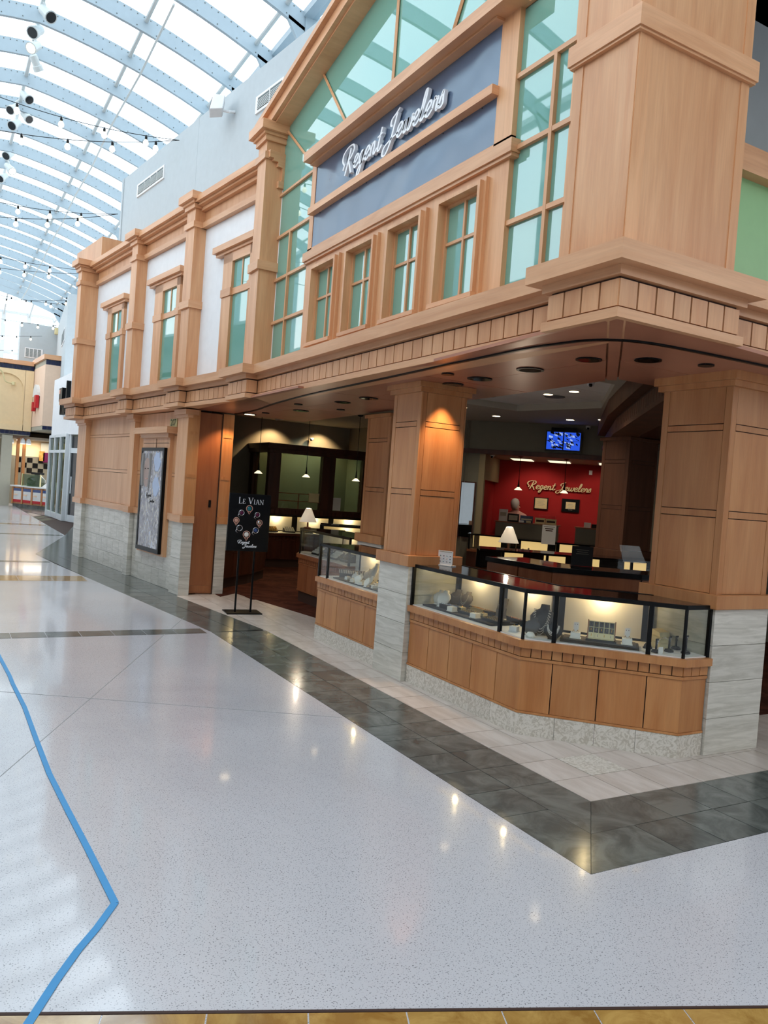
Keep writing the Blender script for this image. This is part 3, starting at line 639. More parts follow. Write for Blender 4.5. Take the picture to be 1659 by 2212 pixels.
# big corner pillar of the upper storey
P = thing('column', (3.4, 3.2, 2.9), 'massive square maple corner column standing on the cornice over the corner counter', 'column')
MB().box(3.0, 3.87, 3.0, 3.47, 2.88, 8.0).build('shaft', 'maple', P)
for (a, b, c, d) in ((2.994, 3.0, 3.0, 3.06), (2.994, 3.0, 3.40, 3.47)):
    MB().box(a, b, c, d, 2.9, 8.0).build('stile', 'maple', P)
for (a, b, c, d) in ((3.0, 3.09, 2.994, 3.0), (3.80, 3.87, 2.994, 3.0)): MB().box(a, b, c, d, 2.9, 8.0).build('stile', 'maple', P)
MB().box(2.965, 3.905, 2.965, 3.5, 4.055, 4.165).box(2.975, 3.895, 2.975, 3.49, 4.04, 4.055).build('band', 'maple_flat', P)
# the return front to the right of the corner
rw = struct('wall_return', (6, 3.3, 2.9))
MB().box(3.87, 9.5, 3.22, 3.4, 3.72, 3.88).build('beam', 'maple_flat', rw)
MB().box(3.87, 9.5, 3.9, 4.1, 3.88, 8.0).build('plaster', 'grey_paint', rw)
MB().box(3.9, 9.5, 3.2, 4.0, 5.25, 8).build('plaster_box', 'white_paint', rw)
wv = struct('window_11', (5, 3.3, 2.9)); MB().box(3.87, 5.2, 3.30, 3.31, 2.9, 3.72).build('pane', 'green_film', wv); MB().box(5.2, 7, 3.30, 3.31, 2.9, 3.72).build('pane', 'green_film', wv)
# ================================================================== HIGH GREY WALL
hw = struct('wall_high', (3.5, 12, 5))
MB().box(-3.6, 2.275, 0.8, 0.95, 4.9, 7.38, WG).build('plaster', 'grey_paint', hw); MB().box(2.28, 6.02, 0.8, 0.95, 4.9, 7.38, WG).build('plaster', 'grey_paint', hw)
q = W(6.02, 0.8)
MB().box(q.x, 6, q.y-.15, q.y, 2.4, 7.38).build('plaster', 'grey_paint', hw)
MB().box(4.1, 4.3, -9, 7.2, 4.9, 7.38).build('plaster', 'grey_paint', hw)
MB().prism([(4.3, -9), (4.3, 7), tuple(W(-3.4, .9)), tuple(W(6.0, .9)), (6, 16.5), (9, 16.5), (9, -9)], 7.30, 7.36).build('sill_slab', 'grey_paint', hw)
# ================================================================== VAULT
sk = struct('ceiling_vault', (1.05, 16, 8)); AX = 1.05
def vz(x): d = abs(x-AX); return 8.95-0.10*d-0.049*d*d
xs = [AX-3.08+6.16*i/16 for i in range(17)]
rib = None
Y0 = 12.97; ribs = [Y0+1.22*k for k in range(-17, 20)]
for k, y in enumerate(ribs):
    if rib is None:
        m = MB()
        for a, b in zip(xs, xs[1:]):
            m.hexa([(a-AX, -.03, vz(a)-.25), (b-AX, -.03, vz(b)-.25), (b-AX, .03, vz(b)-.25), (a-AX, .03, vz(a)-.25)], [(a-AX, -.03, vz(a)), (b-AX, -.03, vz(b)), (b-AX, .03, vz(b)), (a-AX, .03, vz(a))])
            m.box(a-AX, b-AX, -.05, .05, 0, 0.001) if False else None
        for s_ in (-1, 1):
            xx = s_*3.08; m.box(min(xx, xx+s_*.22), max(xx, xx+s_*.22), -.05, .05, 5.4, vz(AX+3.08)-.0)
            m.hexa([(xx-s_*.25, -.03, vz(AX+2.83)-.25), (xx, -.03, vz(AX+3.08)-.55), (xx, .03, vz(AX+3.08)-.55), (xx-s_*.25, .03, vz(AX+2.83)-.25)], [(xx-s_*.25, -.03, vz(AX+2.83)-.2), (xx, -.03, vz(AX+3.08)-.2), (xx, .03, vz(AX+3.08)-.2), (xx-s_*.25, .03, vz(AX+2.83)-.2)])
        rib = m.build('rib', 'rib_paint'); rib.parent = sk; rib.location = Vector((AX, y, 0)) - world_loc(sk)
        bo = MB()
        for i in range(60):
            x = -3.0+6.0*i/59; bo.box(x-.008, x+.008, -.034, -.029, vz(x+AX)-.045, vz(x+AX)-.029)
            if i % 3 == 0: bo.box(x-.008, x+.008, -.034, -.029, vz(x+AX)-.215, vz(x+AX)-.2)
        bo = bo.build('bolts', 'vent_dark'); bo.parent = rib; tag(bo, kind='stuff')
    else:
        o = D.objects.new('rib', rib.data); COL.objects.link(o); o.parent = sk; o.location = Vector((AX, y, 0)) - world_loc(sk)
        if k < 33:
            b2 = D.objects.new('bolts', bo.data); COL.objects.link(b2); b2.parent = o; tag(b2, kind='stuff')
pane = None
for y in ribs[:-1]:
    if pane is None:
        m = MB()
        for a, b in zip(xs[::2], xs[2::2]): m.quad((a-AX, 0.0, vz(a)+.03), (b-AX, 0, vz(b)+.03), (b-AX, 1.22, vz(b)+.03), (a-AX, 1.22, vz(a)+.03))
        pane = m.build('pane', 'roof_glass'); pane.parent = sk; pane.location = Vector((AX, y, 0)) - world_loc(sk)
        pm = pane.data
        m = MB(); m.quad((3.18, 0.05, 7.38), (3.18, 1.17, 7.38), (3.18, 1.17, 8.15), (3.18, 0.05, 8.15)); sp = m.build('side_pane', 'roof_glass'); sp.parent = sk; sp.location = pane.location
    else:
        for me, nm in ((pm, 'pane'), (sp.data, 'side_pane')):
            o = D.objects.new(nm, me); COL.objects.link(o); o.parent = sk; o.location = Vector((AX, y, 0)) - world_loc(sk)
for x in (AX-2.8, AX-1.41, AX, AX+1.41, AX+2.8):
    for a, b in zip(ribs, ribs[1:]):
        pass
    MB().tube([(x, ribs[0], vz(x)-.07), (x, ribs[-1], vz(x)-.07)], 0.035, 8).build('purlin', 'pipe_paint', sk)
MB().box(AX+3.05, AX+3.25, ribs[0], ribs[-1], 8.12, 8.22).box(AX-3.25, AX-3.05, ribs[0], ribs[-1], 8.12, 8.22).build('eaves_beam', 'rib_paint', sk)
MB().box(AX+3.1, AX+3.2, ribs[0], ribs[-1], 7.36, 7.46).build('sill_beam', 'rib_paint', sk)
# a sagging conduit run hung under the second purlin
pts = []
for k in range(0, 36, 4):
    y = ribs[0]+k*1.22
    if y > 9: pts += [(AX+1.55, y, 8.36), (AX+1.60, y+2.4, 8.40), (AX+1.55, y+4.7, 8.36)]
MB().tube(pts, 0.018, 6).build('conduit', 'pipe_paint', sk)
# far end: hipped end of the vault and its window wall
ye = ribs[-1]; yq = ye+1.9
for a, b in ((-2.03, 0.0), (0.0, 2.1), (2.1, 4.13)):
    a2, b2 = AX+(a-AX)*.95, AX+(b-AX)*.95
    m = MB(); m.quad((a, ye, vz(a)), (b, ye, vz(b)), (b2, yq, 8.2), (a2, yq, 8.2)); m.build('pane', 'roof_glass', sk)
for x in (-2.03, 0.0, 1.1, 2.1, 3.1, 4.13):
    MB().hexa([(x-.03, ye, vz(x)-.2), (x+.03, ye, vz(x)-.2), (x+.03, ye, vz(x)), (x-.03, ye, vz(x))], [(x-.03, yq, 8.0), (x+.03, yq, 8.0), (x+.03, yq, 8.2), (x-.03, yq, 8.2)]).box(x-.08, x+.08, yq-.05, yq+.1, 3, 8.2).build('end_post', 'frame_white', sk)
for z in (8.1, 6.35, 5.2): MB().box(-2.1, 4.3, yq, yq+.08, z, z+.1).build('end_rail', 'frame_white', sk)
ew = struct('window_12', (1, yq, 4))
for a, b in ((-2.03, 0.0), (0.0, 1.1), (1.1, 2.1), (2.1, 3.1), (3.1, 4.13)): MB().box(a, b, yq+.1, yq+.11, 3.2, 8.1).build('pane', 'roof_glass', ew)
# outside building seen faintly through the end windows
o = MB().box(-8, 2.5, 70, 80, -2, 10.5).box(2.5, 10, 66, 76, -2, 8.5).build('office_block', 'grey_paint'); tag(o, 'pale grey office block seen through the end windows of the mall', 'building')
# added side court, then the left side of the mall (mostly out of view; it is what the glass mirrors)
cs = struct('wall_court_added', (8, -4, 0))
MB().box(-5.6, 14, -9.2, -9.0, 0, 9.0).box(13.9, 14.0, -9, 3.9, 0, 5.4).build('plaster', 'white_paint', cs); MB().box(4.3, 14, -1.0, 3.9, 5.25, 5.4).box(4.3, 14, -9, -6, 5.25, 5.4).build('added_court_ceiling', 'white_paint', cs)  # unseen wall and ceiling added to cut sky light; gap lets daylight in
lw = struct('wall_opposite', (-3, 10, 0))
MB().box(-3.35, -3.2, -9, 44, 4.6, 5.4).box(-3.3, -2.0, -9, 44, 5.35, 5.42).build('plaster', 'grey_paint', lw)
MB().box(-5.6, -5.5, -9, 44, 0, 4.7).build('shop_fronts', 'white_paint', lw); MB().box(-5.6, -3.2, -9, 44, 4.6, 4.7).build('soffit', 'white_paint', lw)
#PART3
# ================================================================== SHOP SHELL
S45 = 0.70710678
G45 = Frame((9.5, 9.5), (-S45, S45), (S45, S45))      # u to the left along the diagonal wall, v deeper
CZ = 2.92
sc = struct('ceiling_store', (6, 9, CZ))
hole = [(4.9, 6.1), (6.25, 6.2), (7.65, 7.8), (7.35, 9.2), (5.9, 9.2), (4.9, 8.2)]
outer = [(4.40, 4.26), (12, 4.26), (14, 9.0), (9.0, 16), (3.6, 16), (4.45, 9.5)]
m = MB()
for k in range(6):
    a, b = hole[k], hole[(k+1) % 6]; c, d = outer[(k+1) % 6], outer[k]
    m.hexa([(a[0], a[1], CZ), (b[0], b[1], CZ), (c[0], c[1], CZ), (d[0], d[1], CZ)], [(a[0], a[1], CZ+.12), (b[0], b[1], CZ+.12), (c[0], c[1], CZ+.12), (d[0], d[1], CZ+.12)])
m.build('ceiling_board', 'ceiling_paint', sc)
MB().box(3.3, 14, 4.3, 17, CZ+.15, CZ+.3).build('slab', 'ceiling_paint', sc)
for i in range(5):
    for j in range(6):
        MB().box(4.75+i*.61+.006, 4.75+(i+1)*.61-.006, 6.0+j*.61+.006, 6.0+(j+1)*.61-.006, CZ+.09, CZ+.105).build('ceiling_tile', 'white_paint', sc)
MB().box(4.7, 7.9, 5.9, 9.7, CZ+.105, CZ+.11).build('grid_bars', 'vent_dark', sc)
bw = struct('wall_back', (6, 16, 0))
MB().box(3.3, 8.2, 15.6, 15.75, 0, CZ+.2).build('plaster', 'store_wall', bw)
MB().box(3.53, 3.63, 10.9, 15.7, 0, CZ+.2).box(3.3, 3.53, 10.9, 11.0, 0, CZ+.2).build('plaster_side', 'store_wall', bw)
MB().box(7.85, 7.95, 11.1, 15.7, 0, CZ+.2).build('plaster_side', 'store_wall', bw)
dw = struct('wall_diagonal', (8.5, 10.5, 0))
MB().box(-4, 2.4, 0, 0.12, 2.42, CZ+.1, G45).box(2.05, 2.4, 0, 0.12, 0, 2.4, G45).build('plaster', 'store_wall', dw)
MB().box(-4, 2.42, -0.05, 0.14, 2.36, 2.44, G45).build('band', 'dark_wood', dw)
MB().box(1.99, 2.07, 0.0, 2.2, 1.93, 2.4, G45).box(1.97, 2.07, -.01, 0.13, 0, 2.38, G45).build('corner_post', 'store_beige', dw)
rwall = struct('wall_red', (10.5, 11.5, 0))
MB().box(-4, 3.2, 2.12, 2.22, 0, 2.45, G45).build('plaster', 'red_paint', rwall)
MB().box(2.07, 2.2, 0.12, 2.2, 0, 1.93, G45).build('return', 'red_paint', rwall)
ac = struct('ceiling_alcove', (9.5, 10.8, 2.38)); MB().box(-4, 2.1, 0.0, 2.2, 2.385, 2.42, G45).build('board', 'ceiling_paint', ac)
MB().box(-4.0, -3.9, -6, 2.2, 0, 3, G45).build('end_wall', 'store_wall', dw)
for k, (u0, v0) in enumerate(((1.3, 1.15), (0.62, 1.15), (-0.28, 1.0))):
    t = thing('ceiling_light', G45(u0+.15, v0+.3, 2.38), ['left', 'middle', 'right'][k]+'most of three square light panels in the low ceiling before the red wall', 'ceiling light', 'square light panels above the service desks')
    MB().box(u0-.02, u0+.40, v0-.02, v0+.62, 2.374, 2.384, G45).build('frame', 'white_paint', t); MB().box(u0, u0+.38, v0, v0+.60, 2.368, 2.374, G45).build('diffuser', 'lit_soft', t)
# front side wall to the right behind the corner pillar (closes the shop)
MB().box(9.5, 9.6, 3.3, 9, 0, 3).build('end_wall', 'store_wall', dw)
# mirror with picture of lamps in it
t = thing('wall_mirror', G45(2.2, -.02, 1.3), 'tall framed mirror on the grey wall left of the red wall', 'mirror')
MB().box(2.09, 2.36, -.03, 0.0, 0.9, 1.87, G45).build('frame', 'dark_wood', t); mm_, t_, p_ = base_mat('mirror'); p_.inputs['Metallic'].default_value = 1; p_.inputs['Roughness'].default_value = 0.02; p_.inputs['Base Color'].default_value = srgb(200, 205, 205)
MB().box(2.11, 2.34, -.035, -.03, 0.92, 1.85, G45).build('glass', 'mirror', t)
# partition of the glazed office in the far left corner
pa = struct('wall_partition', (6.7, 14.6, 0))
MB().box(5.59, 7.9, 14.5, 14.62, 0, 1.12).box(5.59, 5.71, 14.5, 15.6, 0, 1.12).build('dado', 'dark_wood', pa)
for a, b in ((5.59, 5.83), (6.74, 7.02), (7.66, 7.9)): MB().box(a, b, 14.48, 14.62, 1.12, 2.26).build('post', 'dark_wood', pa)
MB().box(5.59, 5.71, 15.4, 15.6, 1.12, 2.26).build('post', 'dark_wood', pa)
MB().box(5.52, 7.95, 14.40, 14.66, 2.28, 2.38).box(5.52, 5.75, 14.66, 15.65, 2.28, 2.38).box(5.56, 7.95, 14.44, 14.62, 2.2, 2.28).box(5.56, 5.7, 14.6, 15.6, 2.2, 2.28).build('cornice', 'dark_wood', pa)
for a, b in ((5.83, 6.74), (7.02, 7.66)): MB().box(a, b, 14.55, 14.56, 1.12, 2.22).build('pane', 'tinted_glass', pa)
MB().box(5.64, 5.65, 14.62, 15.4, 1.12, 2.22).build('pane', 'tinted_glass', pa)
for z in (1.27, 1.42): MB().box(5.83, 6.74, 14.535, 14.55, z-.008, z+.008).build('glazing_bar', 'mid_wood', pa)
MB().box(6.27, 6.29, 14.535, 14.55, 1.12, 1.42).build('glazing_bar', 'mid_wood', pa)
o = MB().box(7.04, 7.22, 14.53, 14.548, 1.13, 1.39).build('notice', 'paper'); tag(o, 'white notice taped inside the right pane of the office partition', 'notice')
o = MB().box(6.5, 6.72, 14.53, 14.548, 1.27, 1.45).build('notice', 'cream_paper'); tag(o, 'small notice low on the left pane of the office partition', 'notice')
for k in range(26):
    MB().box(5.6+k*.088, 5.68+k*.088, 14.485, 14.5, 1.0, 1.09).build('fascia_tile', 'dark_wood', pa)
# inner fascia box behind the corner pillar
hd = struct('trim_4', (6, 6, 2.5))
HP = [(5.05, 4.42), (7.15, 7.03), (9.1, 9.17)]
HP2 = HP[:]
for nm, o0, o1, za, zb, mt in (('moulding', -.02, .3, 0, .05, 'maple_deep_shade'), ('backing', .016, .3, .05, .24, 'joint'), ('ledge', -.10, .35, .22, .42, 'maple_deep_shade')):
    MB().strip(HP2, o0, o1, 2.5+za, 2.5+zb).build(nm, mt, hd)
band_tiles(HP2, 2.5, 0.06, 0.19, 0.14, 'maple_deep_shade', hd)
MB().prism([(5.1, 4.4), (7.2, 7.0), (9.15, 9.15), (9.4, 8.2), (9.4, 4.4)], 2.505, 2.55).build('soffit_board', 'dark_wood', hd)
# ================================================================== DISPLAY COUNTERS
def display_counter(label, front, depth, wood_='maple', dark=False, joints=(), group=None, plinth='fossil_stone', ends=True, lit=True, name='display_counter', glass=True, posts=None, lampk=1.0):
    x0, y0 = front[0]
    P = thing(name, ((front[0][0]+front[-1][0])/2+.1, (front[0][1]+front[-1][1])/2+.1, 0), label, 'display counter', group)
    flat = 'maple_flat' if wood_ == 'maple' else wood_
    MB().strip(front, 0.03, depth-.02, 0.0 if plinth == 'black_matte' else 0.0, 0.15).build('plinth_core', 'joint', P)
    MB().strip(front, 0.022, depth, 0.15, 0.61).build('body', 'joint' if wood_ == 'maple' else wood_, P)
    for k in range(len(front)-1):
        f_, L = SegF(front[k], front[k+1])
        n = max(1, round(L/0.30)); 
        for i in range(n):
            a, b = L*i/n, L*(i+1)/n
            if plinth == 'black_matte': continue
            MB().box(a+.001, b-.001, 0.004, 0.03, 0.0, 0.148, f_).build('stone', plinth, P)
        jj = [0.0]+sorted(j for (kk, j) in joints if kk == k)+[L]
        for a, b in zip(jj, jj[1:]):
            if b-a < 0.05: continue
            n = max(1, round((b-a)/0.30))
            for i in range(n):
                c, d = a+(b-a)*i/n, a+(b-a)*(i+1)/n
                MB().box(c+.0035, d-.0035, 0.008, 0.024, 0.167, 0.512, f_).build('panel', wood_ if wood_ != 'maple' else 'cherry', P)
    if plinth == 'black_matte': MB().strip(front, 0.06, depth-.05, 0.0, 0.15).build('toe_kick', 'black_matte', P)
    MB().strip(front, 0.002, 0.03, 0.15, 0.165).strip(front, 0.0, 0.03, 0.515, 0.535).build('moulding', flat if wood_ != 'maple' else 'cherry', P)
    MB().strip(front, -0.03, depth, 0.605, 0.655).build('shelf', flat if wood_ != 'maple' else 'cherry', P)
    band_tiles(front, 0, 0.54, 0.60, 0.072, wood_ if wood_ != 'maple' else 'cherry', P, th=0.021, gap=0.006)
    if not glass: return P
    MB().strip(front, 0.015, depth-.02, 0.655, 0.662).build('deck', 'case_white', P)
    gi = offset(front, 0.015); gb = offset(front, depth-.03)
    for k in range(len(gi)-1):
        f_, L = SegF(gi[k], gi[k+1]); MB().box(0.005, L-.005, 0, 0.005, 0.662, 0.985, f_).build('glass_front', 'clear_glass', P)
        f2, L2 = SegF(gb[k], gb[k+1])
        if lit and L2 > 0.3:
            n = max(1, round(L2/0.75))
            for i in range(n):
                MB().box(L2*i/n+.06, L2*(i+1)/n-.06, 0.0, 0.012, 0.68, 0.955, f2).build('back_panel', 'case_white' if lit is True else 'lit_case', P)
    MB().strip(front, depth-.018, depth, 0.655, 0.985).build('back_frame', 'black_metal', P)
    MB().strip(front, 0.008, depth, 0.985, 1.0).build('top_glass', 'black_gloss', P)
    MB().strip(front, 0.005, 0.03, 0.975, 1.003).strip(front, depth-.02, depth+.004, 0.975, 1.003).build('top_rim', 'black_metal', P)
    if lit is True:
        MB().strip(front, depth-.075, depth-.055, 0.967, 0.975).build('lamp_strip', 'lit_strip', P)
        for k in range(len(front)-1):
            f_, L = SegF(offset(front, depth-.12)[k], offset(front, depth-.12)[k+1])
            if L < 0.25: continue
            n = max(1, round(L/0.8))
            for i in range(n):
                la = D.lights.new('case_lamp', 'POINT'); la.energy = 2.8*L/n*lampk; la.color = (1, .74, .38); la.shadow_soft_size = 0.02
                lo = D.objects.new('case_lamp', la); COL.objects.link(lo); lo.parent = P; lo.location = f_(L*(i+.5)/n, 0, 0.94) - world_loc(P)
    pts = [(0, 0.0, .03)]
    for k in range(len(gi)):
        big = 0.022 if k in (0, len(gi)-1) else 0.014
        MB().box(gi[k][0]-big/2-.004, gi[k][0]+big/2, gi[k][1]-big/2, gi[k][1]+big/2, 0.655, 1.0).build('post', 'black_metal', P)
    for (k, j) in joints:
        f_, L = SegF(gi[k], gi[k+1]); MB().box(j-.015, j+.015, -.006, 0.014, 0.655, 1.003, f_).build('post', 'black_metal', P)
    if ends:
        for k in (0, -1):
            a, b = offset(front, 0.02)[k], offset(front, depth-.02)[k]
            f_, L = SegF(a, b); MB().box(0.01, L, -.003, 0.003, 0.662, 0.985, f_).build('glass_end', 'clear_glass', P)
    return P
cB = [(4.505, 3.425), (4.265, 3.425), (3.53, 4.175), (3.53, 5.64)]
display_counter('front display counter with an angled corner between the middle and the big corner pillar', cB, 0.50, joints=((1, 0.22), (1, 0.83), (2, 0.265)))
cA = [(3.53, 6.16), (3.53, 7.52)]
display_counter('front display counter left of the middle pillar, crowded with cream stands', cA, 0.50, joints=((0, 1.17),))
cI = [(4.38, 8.5), (4.38, 10.0), (4.55, 10.3)]
display_counter('shop counter with a black toe kick behind the left front counter', cI, 0.6, wood_='mid_wood', plinth='black_matte', lampk=0.5)
display_counter('dark counter with an angled end just inside the entrance on the left', [(4.9, 12.5), (4.30, 11.62), (3.72, 11.1)][::-1][::-1] if False else [(3.64, 11.12), (4.30, 11.66), (4.82, 12.35)][::-1], 0.5, wood_='mid_wood', plinth='black_matte', lit=False) if False else None
def rev_counter(label, pts, depth, **k): return display_counter(label, pts, depth, **k)
rev_counter('dark counter with an angled end just inside the entrance on the left', [(4.82, 12.35), (4.30, 11.66), (3.70, 11.10)], 0.5, wood_='dark_wood', plinth='black_matte', lampk=0.5)
rev_counter('long lit counter along the office partition at the back left', [(7.8, 14.0), (4.6, 14.0)], 0.5, wood_='dark_wood', plinth='black_matte', lampk=1.6)
rev_counter('counter running back beside the hidden pillar, with the red sale sign on it', [(6.9, 10.6), (5.3, 11.3)], 0.5, wood_='dark_wood', plinth='black_matte', lampk=0.6)
# staff-side counters in the middle of the shop: backs of dark panelled wood with black glass tops
def back_counter(label, pts, depth, glow=()):
    P = thing('display_counter', ((pts[0][0]+pts[-1][0])/2, (pts[0][1]+pts[-1][1])/2+.15, 0), label, 'display counter', 'dark counters in the middle of the shop')
    MB().strip(pts, 0.03, depth, 0.0, 0.96).build('body', 'dark_wood', P)
    for k in range(len(pts)-1):
        f_, L = SegF(pts[k], pts[k+1]); n = max(1, round(L/.55))
        for i in range(n):
            a, b = L*i/n, L*(i+1)/n
            MB().box(a+.03, b-.03, 0.015, 0.03, 0.1, 0.80, f_).build('door', 'mid_wood', P); MB().box(a+.01, b-.01, 0.012, 0.03, 0.84, 0.95, f_).build('apron', 'mid_wood', P)
    MB().strip(pts, -0.005, depth, 0.98, 1.0).build('top_glass', 'black_gloss', P); MB().strip(pts, -0.01, 0.02, 0.96, 1.003).build('top_rim', 'black_metal', P)
    return P
back_counter('panelled back of the first dark counter row behind the front display', [(6.3, 4.75), (5.70, 5.12), (5.05, 5.62), (4.98, 6.55)], 0.55)
def glow_counter(label, pts, depth, cells):
    P = thing('display_counter', ((pts[0][0]+pts[-1][0])/2, (pts[0][1]+pts[-1][1])/2+.15, 0), label, 'display counter', 'dark counters in the middle of the shop')
    MB().strip(pts, 0.03, depth, 0.0, 0.70).build('body', 'dark_wood', P); MB().strip(pts, 0.0, depth, 0.70, 0.74).build('shelf', 'mid_wood', P)
    MB().strip(pts, depth-.03, depth, 0.74, 0.98).build('back_frame', 'black_metal', P); MB().strip(pts, 0.0, depth+.01, 0.975, 1.0).build('top_glass', 'black_gloss', P)
    f_, L = SegF(*pts[:2])
    for a, b in cells:
        MB().box(a*L, b*L, depth-.06, depth-.03, 0.76, 0.96, f_).build('lit_panel', 'lit_case', P)
        MB().box(b*L+.02, b*L+.05, 0.0, 0.03, 0.74, 0.98, f_).build('post', 'black_metal', P)
    MB().box(0.01, L-.01, 0.0, 0.006, 0.74, 0.975, f_).build('glass_front', 'clear_glass', P)
    return P
glow_counter('second dark counter row with square glowing panels under its glass top', [(7.9, 6.2), (5.67, 7.59)], 0.5, ((.03, .12), (.2, .3), (.42, .5), (.58, .68), (.78, .88)))
glow_counter('third dark counter row with long glowing panels before the service desks', [(8.75, 8.3), (8.95, 10.7)][::1] if False else [(9.1, 8.6), (7.9, 9.9)], 0.5, ((.1, .3), (.38, .55), (.66, .9)))
P = glow_counter('small tower display case with warm light left of the red wall', [(8.25, 10.3), (7.75, 10.75)], 0.4, ((.2, .9),))
# service desks
for k, (a, b, lb) in enumerate(((0.72, 1.86, 'wide beige service desk in front of the red wall, left one'), (-0.6, 0.42, 'beige service desk in front of the red wall, right one'))):
    t = thing('service_desk', G45((a+b)/2, 1.3, 0), lb, 'desk')
    MB().box(a, b, 1.13, 1.17, 0, 1.2, G45).build('front_panel', 'desk_laminate', t); MB().box(a, b, 1.17, 1.6, 0, 1.05, G45).build('cabinet', 'mid_wood', t)
    MB().box(a-.02, b+.02, 1.12, 1.45, 1.19, 1.21, G45).build('desk_top', 'mid_wood', t)
# ================================================================== SHOP CONTENTS
def at45(u, v, z): return G45(u, v, z)
t = thing('wall_sign', at45(0, 2.11, 1.85), 'cream script letters reading Regent Jewelers on the red wall', 'sign')
GR = Frame(G45(0, 0, 0).to_2d(), (S45, -S45), (S45, S45))
script_text('Regent Jewelers', GR, -1.39+0.0, 2.06, 1.86, 1.17, 0.072, 'letter_cream', t, depth=0.03, pen=0.2, slope=0.0)
for k, (u0, u1, z0, z1, mat_w) in enumerate(((1.00, 1.27, 1.47, 1.70, .02), (0.41, 0.74, 1.46, 1.71, .075))):
    t = thing('framed_certificate', at45((u0+u1)/2+.0, 2.11, (z0+z1)/2), ['left framed certificate with a thin dark frame on the red wall', 'right framed certificate with a wide black mount on the red wall'][k], 'certificate')
    MB().box(u0, u1, 2.09, 2.12, z0, z1, G45).build('frame', 'black_metal', t); MB().box(u0+mat_w, u1-mat_w, 2.085, 2.09, z0+mat_w*.8, z1-mat_w*.8, G45).build('certificate', 'cream_paper', t)
    for j in range(5):
        c, w_ = (u0+u1)/2, (u1-u0-2*mat_w)*(.36 if j else .42); zz = z1-mat_w-.03-j*.026
        MB().box(c-w_*(.9 if j % 2 else .6), c+w_*(.9 if j % 2 else .6), 2.083, 2.085, zz-.003, zz+.003, G45).build('text_line', 'concrete', t)
o = MB().box(.22, .28, 2.08, 2.12, 2.2, 2.28, G45).build('wall_sensor', 'white_paint'); tag(o, 'small white sensor high on the red wall right of the lettering', 'sensor')
t = thing('television', at45(.69, -.1, 2.65), 'wall television showing blue security pictures above the dark band', 'television')
MB().box(.40, .98, -.12, -.07, 2.47, 2.80, G45).build('case', 'tv_frame', t); MB().box(.5, .9, -.09, 0, 2.55, 2.86, G45).build('bracket', 'black_metal', t)
random.seed(3)
MB().box(.42, .96, -.124, -.12, 2.495, 2.785, G45).build('screen', 'screen_blue', t)
m1, m2 = MB(), MB()
for k in range(60):
    a = .43+random.random()*.48; z = 2.5+random.random()*.25; w_ = .02+random.random()*.05; h_ = .01+random.random()*.03
    (m1 if k % 3 else m2).hexa([G45(a, -.126, z), G45(a+w_, -.126, z+.02), G45(a+w_, -.125, z+.02), G45(a, -.125, z)], [G45(a, -.126, z+h_), G45(a+w_, -.126, z+.02+h_), G45(a+w_, -.125, z+.02+h_), G45(a, -.125, z+h_)])
tag(m1.build('picture_dark', 'tv_frame', t), kind='stuff'); tag(m2.build('picture_light', 'screen_pale', t), kind='stuff')
MB().box(.68, .70, -.128, -.124, 2.495, 2.785, G45).box(.42, .96, -.128, -.124, 2.635, 2.64, G45).build('picture_divider', 'tv_frame', t)
# pendants
def pendant(x, y, zb, zc, label, group, first=[None]):
    t = thing('pendant_lamp', (x, y, zc), label, 'pendant lamp', group)
    if first[0] is None:
        a = MB().tube([(0, 0, 0), (0, 0, -zc+zb+.17)], .004, 5); 
    MB().tube([(x, y, zc), (x, y, zb+.17)], .005, 5).build('cable', 'black_metal', t)
    MB().lathe((x, y, zc-.03), [(.055, .03), (.05, .012), (.02, 0)], 12).build('canopy', 'black_metal', t)
    MB().lathe((x, y, zb), [(.022, .045), (.014, .10), (.008, .18)], 10).build('holder', 'black_metal', t)
    MB().lathe((x, y, zb), [(.070, 0), (.066, .006), (.02, .05)], 14).build('shade', 'lit_soft', t)
    return t
pendant(4.64, 12.5, 1.74, CZ, 'left pendant lamp over the back counter, its holder hidden in shadow', 'small black pendants with white cone shades')
pendant(5.51, 12.5, 1.74, CZ, 'middle of three pendants in front of the office partition', 'small black pendants with white cone shades')
pendant(6.48, 12.5, 1.74, CZ, 'right pendant beside the hidden maple pillar', 'small black pendants with white cone shades')
pendant(8.75, 10.75, 1.79, 2.385, 'left pendant lamp hanging before the red wall', 'small black pendants with white cone shades')
pendant(9.30, 10.2, 1.79, 2.385, 'pendant lamp hanging across the J of the red wall lettering', 'small black pendants with white cone shades')
pendant(9.95, 9.45, 1.79, 2.385, 'pendant lamp at the right end of the red wall, half behind the dark pillar', 'small black pendants with white cone shades')
# table lamps
def table_lamp(x, y, z, label):
    t = thing('table_lamp', (x, y, z), label, 'table lamp')
    MB().lathe((x, y, z), [(.05, 0), (.05, .015), (.012, .02), (.012, .10)], 12).build('base', 'mid_wood', t, smooth=False)
    MB().lathe((x, y, z+.09), [(.125, 0), (.12, .005), (.040, .19)], 20).build('lamp_shade', 'lamp_shade', t, smooth=True)
    la = D.lights.new('bulb', 'POINT'); la.energy = 7; la.color = (1, .84, .62); la.shadow_soft_size = .02; lo = D.objects.new('bulb', la); COL.objects.link(lo); lo.parent = t; lo.location = (0, 0, .31)
table_lamp(4.52, 10.08, 1.003, 'table lamp with a white cone shade on the counter behind the black easel sign')
table_lamp(6.02, 7.50, 1.0, 'table lamp with a cream cone shade in front of the red wall')
MB_ = None
